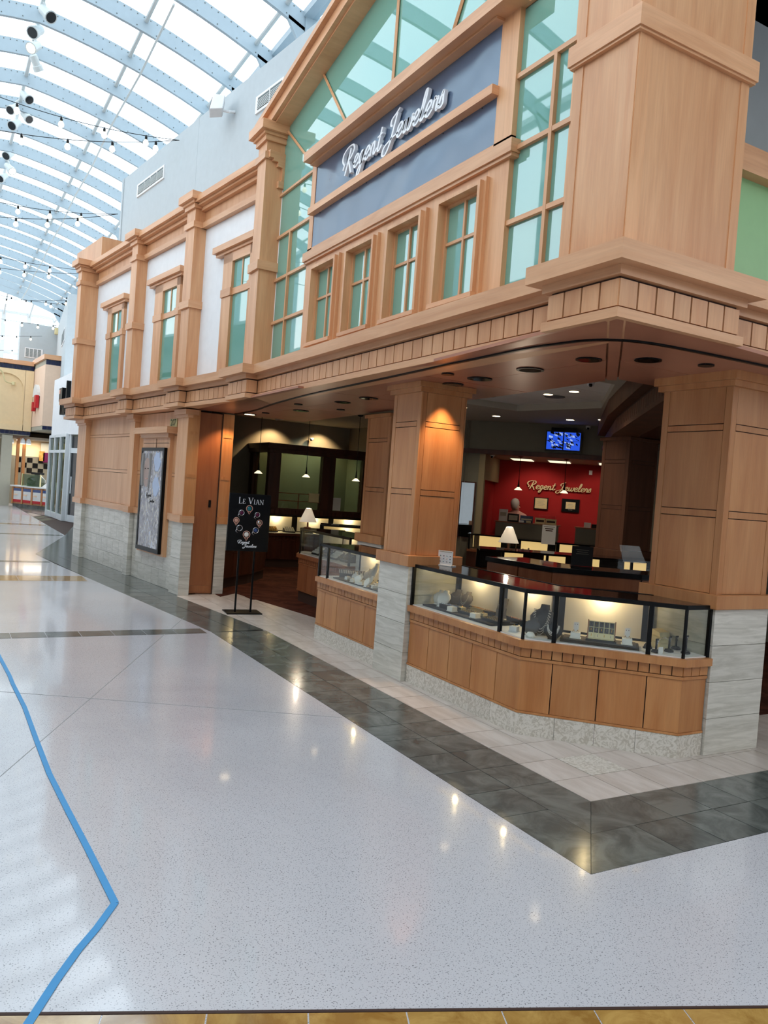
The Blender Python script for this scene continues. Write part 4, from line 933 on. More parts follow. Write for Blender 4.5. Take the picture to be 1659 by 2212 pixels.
# red sale sign
t = thing('sale_sign', (6.3, 11.0, 1.0), 'red and white counter sign reading up to 50% off', 'sign')
FS = Frame((6.08, 11.02), (.96, -.28), (.28, .96))
MB().box(0, .30, 0, .01, 1.0, 1.2, FS).build('board', 'paper', t); MB().box(.008, .292, -.002, 0, 1.008, 1.192, FS).build('red_field', 'sale_red', t)
flat_text('50', FS, .10, -.004, 1.085, .11, 'paper', t, bold=.002); flat_text('UP TO', FS, .09, -.004, 1.165, .035, 'paper', t); flat_text('%', FS, .215, -.004, 1.11, .07, 'paper', t); flat_text('OFF', FS, .22, -.004, 1.045, .05, 'paper', t)
# counter-top signs and boxes in the shop
def card(name, fr, u0, u1, v, z0, z1, mat, label, cat, lines=None, lm='joint', foot=True):
    t = thing(name, fr((u0+u1)/2, v, z0), label, cat)
    MB().box(u0, u1, v, v+.006, z0, z1, fr).build('card', mat, t)
    if foot: MB().box(u0, u1, v-.01, v+.06, z0-.002, z0+.006, fr).build('foot', mat, t)
    for (a, b, z, h_) in (lines or ()): MB().box(u0+(u1-u0)*a, u0+(u1-u0)*b, v-.001, v, z0+(z1-z0)*z, z0+(z1-z0)*(z+h_), fr).build('print', lm, t)
    return t
GD = Frame((7.95, 9.2), (S45, -S45), (S45, S45))
card('notice_stand', Frame((7.75, 8.9), (S45, -S45), (S45, S45)), 0, .20, 0, 1.0, 1.28, 'paper', 'white upright notice stand printed with grey lines on the third dark counter', 'notice stand', ((.1, .9, .9, .02), (.2, .8, .78, .05), (.25, .75, .68, .05)))
card('price_stand', Frame((5.48, 5.83), (.85, -.52), (.52, .85)), 0, .21, 0, 1.006, 1.20, 'black_matte', 'black folded sign stand on the first dark counter row', 'sign stand', ((.2, .8, .8, .02), (.25, .75, .7, .02), (.2, .8, .6, .02)), 'store_wall')
o = MB().hexa([(6.75, 6.35, 1.0), (6.95, 6.2, 1.0), (6.99, 6.24, 1.0), (6.79, 6.39, 1.0)], [(6.73, 6.41, 1.19), (6.91, 6.28, 1.19), (6.93, 6.30, 1.19), (6.75, 6.43, 1.19)]).build('acrylic_stand', 'clear_glass'); tag(o, 'clear acrylic leaflet stand left of the dark inner pillar', 'stand')
card('brochure_sign', Frame((3.78, 5.62), (.35, -.94), (.94, .35)), -.02, .13, 0, 1.003, 1.13, 'paper', 'white card with rows of coloured gemstones on top of the front counter beside the pillar', 'card', ((.05, .95, .9, .07),), 'concrete')
t = [o_ for o_ in COL.objects if o_.get('label', '').startswith('white card with rows')][0]; fz_ = Frame((3.78, 5.62), (.35, -.94), (.94, .35))
for r_ in range(3):
    for c_ in range(4):
        MB().lathe(fz_(.005+c_*.034, -.002, 1.035+r_*.025), [(.006, 0), (.0055, .004)], 8).build('gem', ['plum', 'sapphire', 'teal', 'rose'][(r_*3+c_*2) % 4], t)
# things on the left service desk
U2 = lambda u: u
def desk_box(a, b, v, z1, mat, label, cat='box', z0=1.21, extra=None, nm='gift_box'):
    t = thing(nm, at45((a+b)/2, v, z0), label, cat); MB().box(a, b, v, v+.08, z0, z1, G45).build('box', mat, t)
    if extra: MB().box(a+.02, b-.02, v-.003, v, z0+(z1-z0)*extra[0], z0+(z1-z0)*extra[1], G45).build('print', extra[2], t)
    return t
desk_box(1.66, 1.81, 1.15, 1.43, 'paper', 'white card with a round emblem at the left end of the left service desk', 'card', extra=(.45, .75, 'concrete'), nm='emblem_card')
desk_box(1.45, 1.65, 1.17, 1.36, 'black_matte', 'black photo rack with small pictures beside the emblem card', 'rack', extra=(.2, .8, 'concrete'), nm='photo_rack')
desk_box(1.19, 1.42, 1.17, 1.34, 'navy_tile', 'dark blue folder display in the middle of the left service desk', 'display', extra=(.4, .6, 'concrete'), nm='folder_display')
desk_box(0.97, 1.15, 1.17, 1.32, 'cream_paper', 'cream shop bag with black script, left of a pair on the service desk', 'bag', extra=(.35, .7, 'joint'), nm='gift_bag')
desk_box(0.77, 0.96, 1.17, 1.31, 'cream_paper', 'cream shop bag with black script, right of a pair on the service desk', 'bag', extra=(.35, .7, 'joint'), nm='gift_bag')
desk_box(0.8, 1.1, 1.28, 1.37, 'sale_red', 'strip of red tissue paper behind the cream bags', 'tissue paper', nm='tissue_paper')
for k in range(2): desk_box(1.22+k*.13, 1.30+k*.13, 1.085, 1.245, ['letter_cream', 'paper'][k], ['cream', 'white'][k]+' business card holder at the front edge of the left service desk', 'card holder', nm='card_holder')
desk_box(0.16, 0.28, 1.2, 1.30, 'paper', 'stack of white paper on the right service desk', 'paper', nm='paper_stack'); desk_box(.04, .15, 1.2, 1.28, 'black_matte', 'low black card printer on the right service desk', 'printer', nm='card_printer')
for k in range(4): desk_box(-.18+k*.05, -.135+k*.05, 1.2, 1.44-k*.035, 'black_matte', ['tallest black binder at the right end of the right service desk', 'second tallest black binder on the right service desk', 'third black binder from the right on the right service desk', 'shortest black binder in the row on the right service desk'][k], 'binder', nm='binder')['group'] = 'black binders on the right service desk'
MB_ = None
# ---- person bending behind the left desk: grey hair towards us
def person():
    t = thing('person', at45(1.62, 1.92, 0), 'person with grey hair bending over behind the left service desk', 'person')
    o_ = at45(1.62, 1.92, 0)
    def L(a, b, c): return o_ + Vector((S45*a + S45*b, -S45*a + S45*b, c))
    vs = [L(0, .12, .95), L(0, .06, 1.15), L(.03, -.02, 1.30), L(.03, -.06, 1.40), L(.03, -.08, 1.50), L(.03, -.09, 1.57), L(-.16, 0, 1.28), L(-.22, -.08, 1.08), L(-.15, -.2, 1.0), L(.2, 0, 1.29), L(.27, -.1, 1.14), L(.16, -.24, 1.22), L(-.1, .14, .9), L(-.1, .1, .5), L(-.1, .14, .06), L(.1, .14, .9), L(.1, .1, .5), L(.1, .14, .06)]
    es = [(0, 1), (1, 2), (2, 3), (3, 4), (4, 5), (2, 6), (6, 7), (7, 8), (2, 9), (9, 10), (10, 11), (0, 12), (12, 13), (13, 14), (0, 15), (15, 16), (16, 17)]
    rs = [.15, .16, .13, .05, .085, .07, .075, .05, .035, .075, .05, .035, .1, .07, .05, .1, .07, .05]
    me = D.meshes.new('body'); off = world_loc(t); me.from_pydata([v-off for v in vs], es, []); o = D.objects.new('body', me); COL.objects.link(o); o.parent = t; me.materials.append(MAT['pink_cloth'])
    md = o.modifiers.new('skin', 'SKIN'); sv = me.skin_vertices[0].data
    for i, r in enumerate(rs): sv[i].radius = (r, r)
    sv[0].use_root = True
    o.modifiers.new('sub', 'SUBSURF').levels = 2; o.modifiers['sub'].render_levels = 2
    c = L(.03, -.08, 1.52)
    MB().lathe(c, [(.02, -.115), (.055, -.09), (.07, -.02), (.068, .05), (.04, .09), (.01, .1)], 14).build('head', 'skin', t, smooth=True)
    MB().lathe(L(.015, -.085, 1.54), [(.045, -.12), (.075, -.06), (.085, 0), (.08, .05), (.05, .095), (.01, .108)], 16).build('hair', 'grey_hair', t, smooth=True)
    for s_ in (-1, 1): MB().lathe(L(.105, -.085+s_*.03, 1.51), [(.004, -.006), (.009, 0), (.004, .006)], 8).build('eye', 'black_gloss', t)
    MB().hexa([L(.095, -.10, 1.47), L(.095, -.07, 1.47), L(.125, -.085, 1.475)], [L(.095, -.095, 1.51), L(.095, -.075, 1.51), L(.1, -.085, 1.51)]).build('nose', 'skin', t)
    MB().tube([L(.098, -.105, 1.445), L(.104, -.085, 1.443), L(.098, -.065, 1.445)], .004, 5).build('mouth', 'rose', t)
    for f_ in range(5):
        MB().tube([L(.16, -.24, 1.22), L(.14-.012*f_, -.28, 1.215+.006*(f_ % 2)), L(.13-.014*f_, -.305, 1.21)], [.014, .009, .006], 6).build('finger', 'skin', t)
        MB().tube([L(-.15, -.2, 1.0), L(-.13+.012*f_, -.24, 1.0), L(-.12+.014*f_, -.26, .99)], [.014, .009, .006], 6).build('finger', 'skin', t)
person()
# ---- downlights in the wooden soffit
def downlight(x, y, r, label, lit=False, z=2.558, mat='black_metal', group='round downlights in the wooden soffit'):
    z = z + (zf((x, y)) if z < 2.6 else 0)
    t = thing('downlight', (x, y, z), label, 'downlight', group)
    MB().lathe((x, y, z-.006), [(r*.78, 0), (r, 0), (r, .008), (r*.78, .008)], 24).build('trim_ring', mat, t)
    MB().lathe((x, y, z-.008), [(r*.8, 0.001), (r*.4, .0015)], 20).build('lens', 'lit_warm' if lit else 'black_gloss', t)
    return t
dl = [(3.65, 3.87, .085, 'glass-eyed downlight at the corner of the soffit, left of the mitre seam'), (3.89, 3.59, .085, 'glass-eyed downlight at the corner of the soffit, right of the mitre seam'), (3.67, 4.48, .10, 'large black downlight nearest the soffit corner'),
      (3.70, 5.13, .10, 'large black downlight, second from the soffit corner'), (3.74, 5.56, .09, 'large black downlight just before the cap of the middle pillar'), (3.78, 7.14, .10, 'large black downlight right of the entrance soffit'), (3.78, 7.74, .09, 'black downlight over the left front counter'),
      (3.88, 9.1, .10, 'downlight with a pale lens over the easel sign'), (3.66, 10.35, .09, 'glowing downlight beside the tall door')]
for i, (x, y, r, lb) in enumerate(dl): downlight(x, y, r, lb, lit=(i == 8))
for x, y, lb in ((4.23, 3.42, 'small flat black sprinkler cap right of the soffit corner'), (3.40, 5.14, 'small black cap left of the large soffit downlights'), (4.10, 8.43, 'small black cap at the inner soffit edge'), (3.56, 8.44, 'small black cap over the entrance'), (3.72, 9.9, 'small black cap deep in the entrance soffit')):
    t = thing('sprinkler_cap', (x, y, 2.55+zf((x, y))), lb, 'sprinkler cap'); MB().lathe((x, y, 2.548+zf((x, y))), [(.05, 0), (.05, .012)], 16).build('cap', 'black_metal', t)
DLL = ['lit downlight in the ceiling tray nearest the soffit corner', 'lit downlight in the middle of the ceiling tray, right one', 'lit downlight in the middle of the ceiling tray, left one', 'lit downlight above the grey wall left of the television', 'warm lit downlight close to the cap of the middle pillar', 'lit downlight just above the television', 'lit downlight beside the dark fascia box, right of the television', 'lit downlight half hidden by the cap of the middle pillar', 'lit downlight above the right pendants at the back left', 'lit downlight beside the hidden maple pillar']
for i, (x, y) in enumerate(((6.01, 6.52), (6.8, 7.42), (6.8, 7.9), (7.62, 10.04), (6.66, 9.6), (8.47, 9.28), (8.66, 8.79), (6.03, 8.35), (5.8, 12.0), (6.7, 12.5))):
    zz = CZ-.002 if not (4.9 < x < 7.6 and 6.1 < y < 9.2) else CZ+.088
    t = downlight(x, y, .075, DLL[i], lit=True, z=zz, mat='white_paint', group='lit downlights in the shop ceiling')
for i, (x, y, z) in enumerate(((5.95, 6.25, CZ), (9.26, 9.70, CZ), (8.4, 11.1, 2.38), (10.3, 10.3, 2.38), (6.9, 15.5, 2.62))):
    lb = ['white dome camera under the shop ceiling near the tray edge', 'white dome camera above the television', 'white dome camera at the top left corner of the red wall', 'white dome camera at the top right of the red wall', 'white bullet camera high on the back left wall'][i]
    t = thing('security_camera', (x, y, z), lb, 'camera'); MB().lathe((x, y, z-.06), [(.01, 0), (.035, .015), (.045, .05), (.045, .06)], 12).build('housing', 'white_paint', t, smooth=True); MB().lathe((x-.02, y-.02, z-.062), [(.012, 0), (.02, .015), (.02, .03)], 10).build('lens', 'black_gloss', t)
t = thing('grille_tube', (5.35, 12.3, 2.8), 'long white roller tube hanging under the shop ceiling on the left', 'roller tube'); MB().tube([(5.33, 13.6, 2.78), (5.42, 11.0, 2.78)], .035, 10).build('tube', 'white_paint', t)
for y in (13.2, 11.4): MB().tube([(5.37, y, 2.8), (5.37, y, CZ)], .006, 5).build('hanger', 'white_paint', t)
for x, y in ((6.45, 8.75), (7.0, 8.0)):
    t = thing('ceiling_speaker', (x, y, CZ+.09), 'round grey ceiling speaker in the tiled tray', 'speaker', 'round ceiling speakers'); MB().lathe((x, y, CZ+.078), [(.13, 0), (.14, .01)], 20).build('grille', 'vent_dark', t)
# lamps that light the shop
def spot(x, y, z, tx, ty, tz, e, size=60, col=(1, .72, .42), blend=.6, rad=.03):
    la = D.lights.new('spot_lamp', 'SPOT'); la.energy = e; la.spot_size = math.radians(size); la.spot_blend = blend; la.color = col; la.shadow_soft_size = rad
    o = D.objects.new('spot_lamp', la); COL.objects.link(o); o.location = (x, y, z); o.rotation_euler = (Vector((tx, ty, tz))-Vector((x, y, z))).to_track_quat('-Z', 'Y').to_euler()
spot(3.72, 5.53, 2.53, 3.72, 5.64, 0, 60, 70, (1, .62, .32)); spot(3.45, 10.3, 2.50, 3.36, 10.55, 1.2, 34, 90, (1, .62, .32))
for x in (6.0, 7.1): spot(x, 15.25, 2.88, x, 15.55, 1.5, 80, 110, (1, .66, .34))
for u in (1.2, .1, -.9): 
    a = at45(u, 1.2, 2.36); b = at45(u, 2.1, 1.2); spot(a.x, a.y, a.z, b.x, b.y, b.z, 22, 100, (1, .8, .62))
for (x, y, e) in ((6.01, 6.52, 40), (6.8, 7.9, 40), (7.62, 10.04, 50), (8.47, 9.28, 30), (5.8, 12.0, 50), (6.7, 12.5, 40), (4.9, 10.9, 20)): spot(x, y, CZ-.02, x, y, 0, e, 130, (1, .86, .66), 1.0, .05)


spot(6.9, 15.1, 2.85, 6.9, 15.0, 0, 60, 140, (.86, 1, .86), 1.0, .04)
# ================================================================== JEWELLERY IN THE FRONT COUNTERS
ZD = 0.663
def R3(x, y, z0, rz):                                  # local frame at a point
    c, s_ = math.cos(rz), math.sin(rz); return lambda a, b, h: Vector((x+a*c-b*s_, y+a*s_+b*c, z0+h))
def bust(x, y, s_, rz, mat, label, group=None, pearl=None, z0=ZD, tall=1.0, foot=True):
    """neck-and-shoulder display form; rz = direction the chest faces"""
    t = thing('necklace_bust', (x, y, z0), label, 'necklace display', group)
    W_ = R3(x, y, z0, rz); m = MB(); rings = []
    prof = [(0.0, .034, .010, .030), (.018, .050, .014, .028), (.045, .072, .016, .018), (.075, .078, .018, .004), (.098, .058, .018, -.010), (.110, .030, .016, -.018), (.130, .026, .015, -.024)]
    n = 14
    for (h, hw, th, fwd) in prof:
        i = len(m.v); m.v += [W_(s_*(fwd+th*math.sin(2*math.pi*j/n)), s_*hw*math.cos(2*math.pi*j/n), s_*tall*h+.004) for j in range(n)]; rings.append(i)
    for a, b in zip(rings, rings[1:]):
        for j in range(n): m.f.append((a+j, a+(j+1) % n, b+(j+1) % n, b+j))
    m.f.append(tuple(range(rings[0], rings[0]+n))); m.f.append(tuple(range(rings[-1], rings[-1]+n)))
    m.build('form', mat, t, smooth=True)
    MB().hexa([W_(-.03*s_, -.03*s_, 0), W_(.05*s_, -.04*s_, 0), W_(.05*s_, .04*s_, 0), W_(-.03*s_, .03*s_, 0)], [W_(-.02*s_, -.02*s_, .012*s_), W_(.04*s_, -.03*s_, .012*s_), W_(.04*s_, .03*s_, .012*s_), W_(-.02*s_, .02*s_, .012*s_)]).hexa([W_(-.03*s_, -.006, 0), W_(0, -.006, 0), W_(0, .006, 0), W_(-.03*s_, .006, 0)], [W_(-.02*s_, -.006, .09*s_*tall), W_(0, -.006, .09*s_*tall), W_(0, .006, .09*s_*tall), W_(-.02*s_, .006, .09*s_*tall)]).build('easel', mat, t)
    if pearl:
        strands, mt, drop = pearl
        for q in range(strands):
            m = MB(); k = 26
            for i in range(k):
                f = math.pi*(i/(k-1)); yy = .040*math.cos(f)*(1+.12*q); hh = .108-(drop+.012*q)*math.sin(f)
                # follow the tilted front of the form
                fr_ = .022+.030*max(0, (.105-hh)/.105); p = W_(s_*fr_, s_*yy, s_*tall*hh+.004)
                if mt == 'pearl': m.lathe(p, [(.0012*s_, -.0036*s_), (.0040*s_, 0), (.0012*s_, .0036*s_)], 6)
                else: m.lathe(p, [(.0008, -.002), (.0016, 0), (.0008, .002)], 4)
            tag(m.build('necklace', mt, t), kind='stuff')
    return t
def ring_box(x, y, rz, label, group=None, s_=1.0, mat='linen', rings_=1, z0=ZD):
    t = thing('ring_box', (x, y, z0), label, 'ring box', group); W_ = R3(x, y, z0, rz)
    def bx_(a0, a1, b0, b1, h0, h1): return [W_(a0, b0, h0), W_(a1, b0, h0), W_(a1, b1, h0), W_(a0, b1, h0)], [W_(a0, b0, h1), W_(a1, b0, h1), W_(a1, b1, h1), W_(a0, b1, h1)]
    a = .03*s_
    MB().hexa(*bx_(-a*1.15, a*1.15, -a*1.15, a*1.15, 0, .005)).hexa(*bx_(-a, a, -a, a, .005, .038*s_)).build('box', mat, t, bevel=.002)
    MB().hexa(*bx_(-.002, .002, -a*.7, a*.7, .037*s_, .0385*s_)).build('slot', 'concrete', t)
    for q in range(rings_):
        b = (q-(rings_-1)/2)*.026
        MB().tube([W_(0, b+.009*math.cos(f*math.pi/8), .039*s_+.009*math.sin(f*math.pi/8)) for f in range(0, 9)], .0013, 5).lathe(W_(0, b, .050*s_), [(.001, -.003), (.0035, 0), (.001, .003)], 6).build('ring', 'gold', t)
    return t
def tray(x, y, rz, wa, wb, label, mat='black_matte', item='gold', rows=3, cols=6, h=.02, tilt=.0, group=None):
    t = thing('ring_tray', (x, y, ZD), label, 'tray', group); W_ = R3(x, y, ZD, rz)
    def bx_(a0, a1, b0, b1, h0, h1): return [W_(a0, b0, h0), W_(a1, b0, h0), W_(a1, b1, h0+(0 if h0 < .001 else tilt)), W_(a0, b1, h0+(0 if h0 < .001 else tilt))], [W_(a0, b0, h1), W_(a1, b0, h1), W_(a1, b1, h1+tilt), W_(a0, b1, h1+tilt)]
    MB().hexa(*bx_(-wa/2, wa/2, -wb/2, wb/2, 0, h)).build('tray', mat, t)
    m = MB(); random.seed(int(x*1000))
    for i in range(cols):
        for j in range(rows):
            a = -wa/2+wa*(i+.5)/cols; b = -wb/2+wb*(j+.5)/rows; hh = h+tilt*(b+wb/2)/wb
            m.tube([W_(a+.006*math.cos(f*math.pi/5), b, hh+.008*math.sin(f*math.pi/5)) for f in range(6)], .0014, 4, cap=False)
            m.lathe(W_(a, b, hh+.009), [(.001, -.003), (.0032, 0), (.001, .0025)], 5)
    tag(m.build('rings', item, t), kind='stuff'); return t
CAMD = lambda x, y: math.atan2(-y, -x)
PI = math.pi
MBt = MB().strip([(3.60, 4.62), (3.60, 5.56)], 0.0, .26, ZD, ZD+.012); o = MBt.build('display_riser', 'black_matte'); tag(o, 'low black riser running along the left part of the angled front counter', 'riser')
def zup(o, dz):                     # things standing on a riser
    o.location.z += dz; return o
zup(bust(3.76, 5.54, .9, PI+.3, 'linen', 'white neck display partly hidden by the left post of the angled counter', pearl=None), .012)
zup(bust(3.72, 5.42, 1.0, PI+.2, 'linen', 'low white neck display with a collar in the left part of the angled counter'), .012)
bust(3.95, 5.56, 1.0, PI+.3, 'grey_velvet', 'dark neck display at the back beside the pillar end of the angled counter', pearl=(1, 'silver', .04))
bust(3.92, 5.38, 1.05, PI+.1, 'grey_velvet', 'grey neck display with a broad white necklace at the back left', pearl=(2, 'linen', .065))
bust(3.95, 4.93, 1.15, PI-.35, 'grey_velvet', 'grey neck display wearing a thin gold pendant before the first post', pearl=(1, 'gold', .05))
zup(tray(3.70, 5.30, PI/2, .17, .10, 'black tray of silver rings nearest the pillar', item='silver', tilt=.015), .012)
tray(3.93, 5.20, PI/2, .16, .08, 'tray of gold rings at the back beside the white card', item='gold', mat='cream_paper', tilt=.015)
tray(3.93, 5.05, PI/2, .12, .07, 'second tray of gold rings at the back before the pendant display', item='gold', mat='black_matte', tilt=.015)
zup(tray(3.72, 5.06, PI/2, .17, .10, 'black tray between the two white ring boxes', item='gold'), .012)
zup(tray(3.72, 4.72, PI/2, .20, .12, 'black tray with gold rings beside the first post', item='gold'), .012)
tray(3.93, 4.72, PI/2, .16, .08, 'tray with pink gold rings at the back near the first post', item='rose', tilt=.015)
tray(3.90, 4.50, PI/2, .18, .09, 'black slotted tray behind the first post', item='joint', tilt=.015)
zup(ring_box(3.645, 5.19, .2, 'white ring box near the glass, left of the pair'), .012)
ring_box(3.80, 5.27, .2, 'cream ring box behind the left white ring box', mat='cream_paper', s_=.85)
zup(ring_box(3.655, 4.89, .2, 'white ring box near the glass, right of the pair'), .012)
ring_box(3.80, 4.98, .2, 'cream ring box behind the right white ring box', mat='cream_paper', s_=.85)
ring_box(3.66, 4.42, .5, 'white card box with a small ring just right of the first post', s_=.95, mat='case_white')
bust(3.70, 4.27, .9, PI+.2, 'grey_velvet', 'low dark neck display at the bend of the counter'); 
bust(3.82, 4.30, 1.25, PI+.5, 'grey_velvet', 'tall dark neck display wearing double strings of pearls', pearl=(3, 'pearl', .085), tall=1.25)
bust(3.76, 4.12, .85, PI+.7, 'black_matte', 'low dark neck display with three pearl strings near the glass', pearl=(3, 'pearl', .055))
t = thing('pearl_bracelet', (3.61, 4.20, ZD), 'pearl bracelet around a white oval pad at the bend of the counter', 'bracelet'); MB().lathe((3.63, 4.205, ZD), [(.028, 0), (.034, .012), (.02, .034)], 14).build('pad', 'linen', t, smooth=True)
m = MB(); [m.lathe((3.63+.034*math.cos(f*.5), 4.205+.034*math.sin(f*.5), ZD+.012+.010*math.sin(f*.5)), [(.001, -.004), (.0045, 0), (.001, .004)], 6) for f in range(13)]; tag(m.build('pearls', 'pearl', t), kind='stuff')
# diagonal middle bay
FD, LDg = SegF((4.265, 3.425), (3.53, 4.175))           # u from the right end to the left; v into the case
t = thing('display_riser', FD(.52, .2, ZD), 'wide black riser with a jewelry rack in the middle bay of the angled counter', 'riser')
MB().box(.28, .80, .06, .26, ZD, ZD+.018, FD).build('base', 'black_matte', t); MB().box(.30, .78, .07, .25, ZD+.018, ZD+.024, FD).build('top', 'grey_velvet', t)
def on_fd(u, v): p = FD(u, v, 0); return p.x, p.y
def earring_box(u, v, label):
    x, y = on_fd(u, v); t = ring_box(x, y, math.atan2(FD.dv[1], FD.dv[0]), label, s_=1.1, rings_=2, z0=ZD+.024)
    MB().box(u-.018, u+.018, v+.03, v+.033, ZD+.06, ZD+.13, FD).build('card', 'paper', t)
    for k in (-.008, .008): MB().lathe(FD(u+k, v+.028, ZD+.115), [(.001, -.003), (.003, 0), (.001, .003)], 6).build('earring', 'plum', t)
earring_box(.70, .13, 'white ring box with an earring card at the left of the jewelry rack'); earring_box(.36, .12, 'white ring box with an earring card at the right of the jewelry rack')
t = thing('jewelry_rack', FD(.53, .2, ZD+.024), 'brown sloping rack of pendants in little pockets in the middle bay', 'rack')
zr = ZD+.024
def slope_box(u0, u1, s0, s1, d0, d1):      # coordinates on a sloping board: s up the slope, d out of it
    def P_(u, s, d): return FD(u, .10+s*.55-d*.83, zr+.012+s*.83+d*.55)
    return [P_(u0, s0, d0), P_(u1, s0, d0), P_(u1, s1, d0), P_(u0, s1, d0)], [P_(u0, s0, d1), P_(u1, s0, d1), P_(u1, s1, d1), P_(u0, s1, d1)]
MB().hexa(*slope_box(.44, .62, 0, .135, 0, .006)).build('board', 'cream_paper', t); MB().box(.43, .63, .085, .20, zr, zr+.012, FD).build('base', 'black_matte', t)
for a in (.437, .617): MB().hexa(*slope_box(a, a+.006, 0, .14, 0, .014)).build('side_rail', 'mid_wood', t)
for r_ in range(3):
    for c_ in range(5 if r_ else 4):
        w_ = .170/(5 if r_ else 4); a = .446+c_*w_
        MB().hexa(*slope_box(a+.003, a+w_-.003, .005+r_*.043, .042+r_*.043, .006, .010)).build('pocket', 'grey_velvet' if r_ else 'cream_paper', t)
        q = slope_box(a+w_/2-.002, a+w_/2+.002, .016+r_*.043, .034+r_*.043, .010, .013); MB().hexa(*q).build('pendant', 'gold' if (c_+r_) % 2 else 'silver', t)
# right bay: small T stands and chains
for k, (x, y, hh) in enumerate(((4.196, 3.60, .09), (4.25, 3.72, .075), (4.32, 3.60, .10), (4.40, 3.53, .12), (4.46, 3.66, .09), (4.33, 3.78, .10))):
    t = thing('pendant_stand', (x, y, ZD), ['small black stand closest to the glass in the right bay', 'small black stand just right of the broad post', 'middle one of the small black pendant stands', 'tallest black pendant stand before the right corner glass', 'black stand at the back of the right bay', 'black stand behind the others, near the back panel'][k], 'pendant stand')
    MB().box(x-.022, x+.022, y-.022, y+.022, ZD, ZD+.012).box(x-.018, x+.018, y-.018, y+.018, ZD+.012, ZD+.02).box(x-.005, x+.005, y-.005, y+.005, ZD+.02, ZD+hh).build('stand', 'black_matte', t)
    MB().box(x-.014, x+.014, y-.006, y-.002, ZD+hh-.008, ZD+hh+.004).build('cross_bar', 'black_matte', t); MB().tube([(x-.004, y-.009, ZD+hh-.004), (x, y-.010, ZD+hh-.026), (x+.004, y-.009, ZD+hh-.004)], .0012, 5).lathe((x, y-.010, ZD+hh-.028), [(.001, -.004), (.003, 0), (.001, .003)], 6).build('pendant', 'silver', t)
o = MB().box(4.17, 4.21, 3.555, 3.560, ZD, ZD+.045).build('price_card', 'paper'); tag(o, 'tiny white card leaning beside the black stands in the right bay', 'card')
t = thing('bracelet_ramp', (4.44, 3.84, ZD), 'cream stepped ramp with pearl bracelets at the right end of the counter', 'bracelet display')
for k in range(3): MB().hexa([(4.33+k*.03, 3.68+k*.03, ZD+k*.035), (4.43+k*.03, 3.68+k*.03, ZD+k*.035), (4.43+k*.03, 3.76+k*.03, ZD+k*.035), (4.33+k*.03, 3.76+k*.03, ZD+k*.035)], [(4.33+k*.03, 3.69+k*.03, ZD+.03+k*.035), (4.43+k*.03, 3.69+k*.03, ZD+.03+k*.035), (4.43+k*.03, 3.76+k*.03, ZD+.045+k*.035), (4.33+k*.03, 3.76+k*.03, ZD+.045+k*.035)]).build('step', 'cream_paper', t)
m = MB(); [m.lathe((4.33+.011*k, 3.70+.006*math.sin(k), ZD+.05+.012*k*(10-k)/12), [(.001, -.004), (.0045, 0), (.001, .004)], 6) for k in range(11)]; tag(m.build('pearls', 'pearl', t), kind='stuff')
# left counter: rows of cream stands
o = MB().box(3.60, 3.90, 6.20, 7.30, ZD, ZD+.010).build('display_riser', 'grey_velvet'); tag(o, 'low grey riser under the cream stands in the left front counter', 'riser')
bust(3.84, 6.86, 1.35, PI-.2, 'linen', 'largest white neck display with a dark edge in the left front counter', pearl=(1, 'gold', .06), z0=ZD+.01, tall=1.1)
bust(3.93, 6.55, 1.2, PI, 'linen', 'white neck display at the back right of the left front counter', z0=ZD+.01)
bust(3.90, 6.35, 1.1, PI+.2, 'linen', 'white neck display close to the middle pillar', z0=ZD+.01)
bust(3.86, 7.02, .95, PI, 'linen', 'white neck display behind the low cream stands', z0=ZD+.01)
random.seed(11); n_ = 0
GRP = 'cream ring and bracelet stands in the left front counter'
protos = [ring_box(3.68, 7.12, .1, 'small cream stand in the crowd inside the left front counter', GRP, s_=.8, z0=ZD+.01), bust(3.72, 7.04, .62, PI+.1, 'linen', 'small cream stand in the crowd inside the left front counter', GRP, z0=ZD+.01)]
for i in range(7):
    for j in range(3):
        x = 3.64+j*.085+random.uniform(-.015, .015); y = 6.26+i*.115+random.uniform(-.02, .02)
        if j == 2 and i in (2, 5): continue
        copy_tree(protos[(i+j) % 2], (x, y, ZD+.01), rotz=random.uniform(-.4, .4))
for k, y in enumerate((7.36, 7.42)): MB_ = None
t = thing('ring_tray', (3.88, 7.2, ZD), 'long tray of rings with white tags along the back left of the left front counter', 'tray'); MB().hexa([(3.70, 7.36, ZD), (3.95, 7.05, ZD), (3.98, 7.08, ZD), (3.73, 7.40, ZD)], [(3.72, 7.38, ZD+.09), (3.97, 7.07, ZD+.09), (3.98, 7.08, ZD+.09), (3.73, 7.40, ZD+.09)]).build('tray', 'grey_velvet', t)
m = MB(); [m.box(3.70+.0125*k, 3.707+.0125*k, 7.36-.0155*k, 7.367-.0155*k, ZD+.05, ZD+.085) for k in range(20)]; tag(m.build('tags', 'paper', t), kind='stuff')
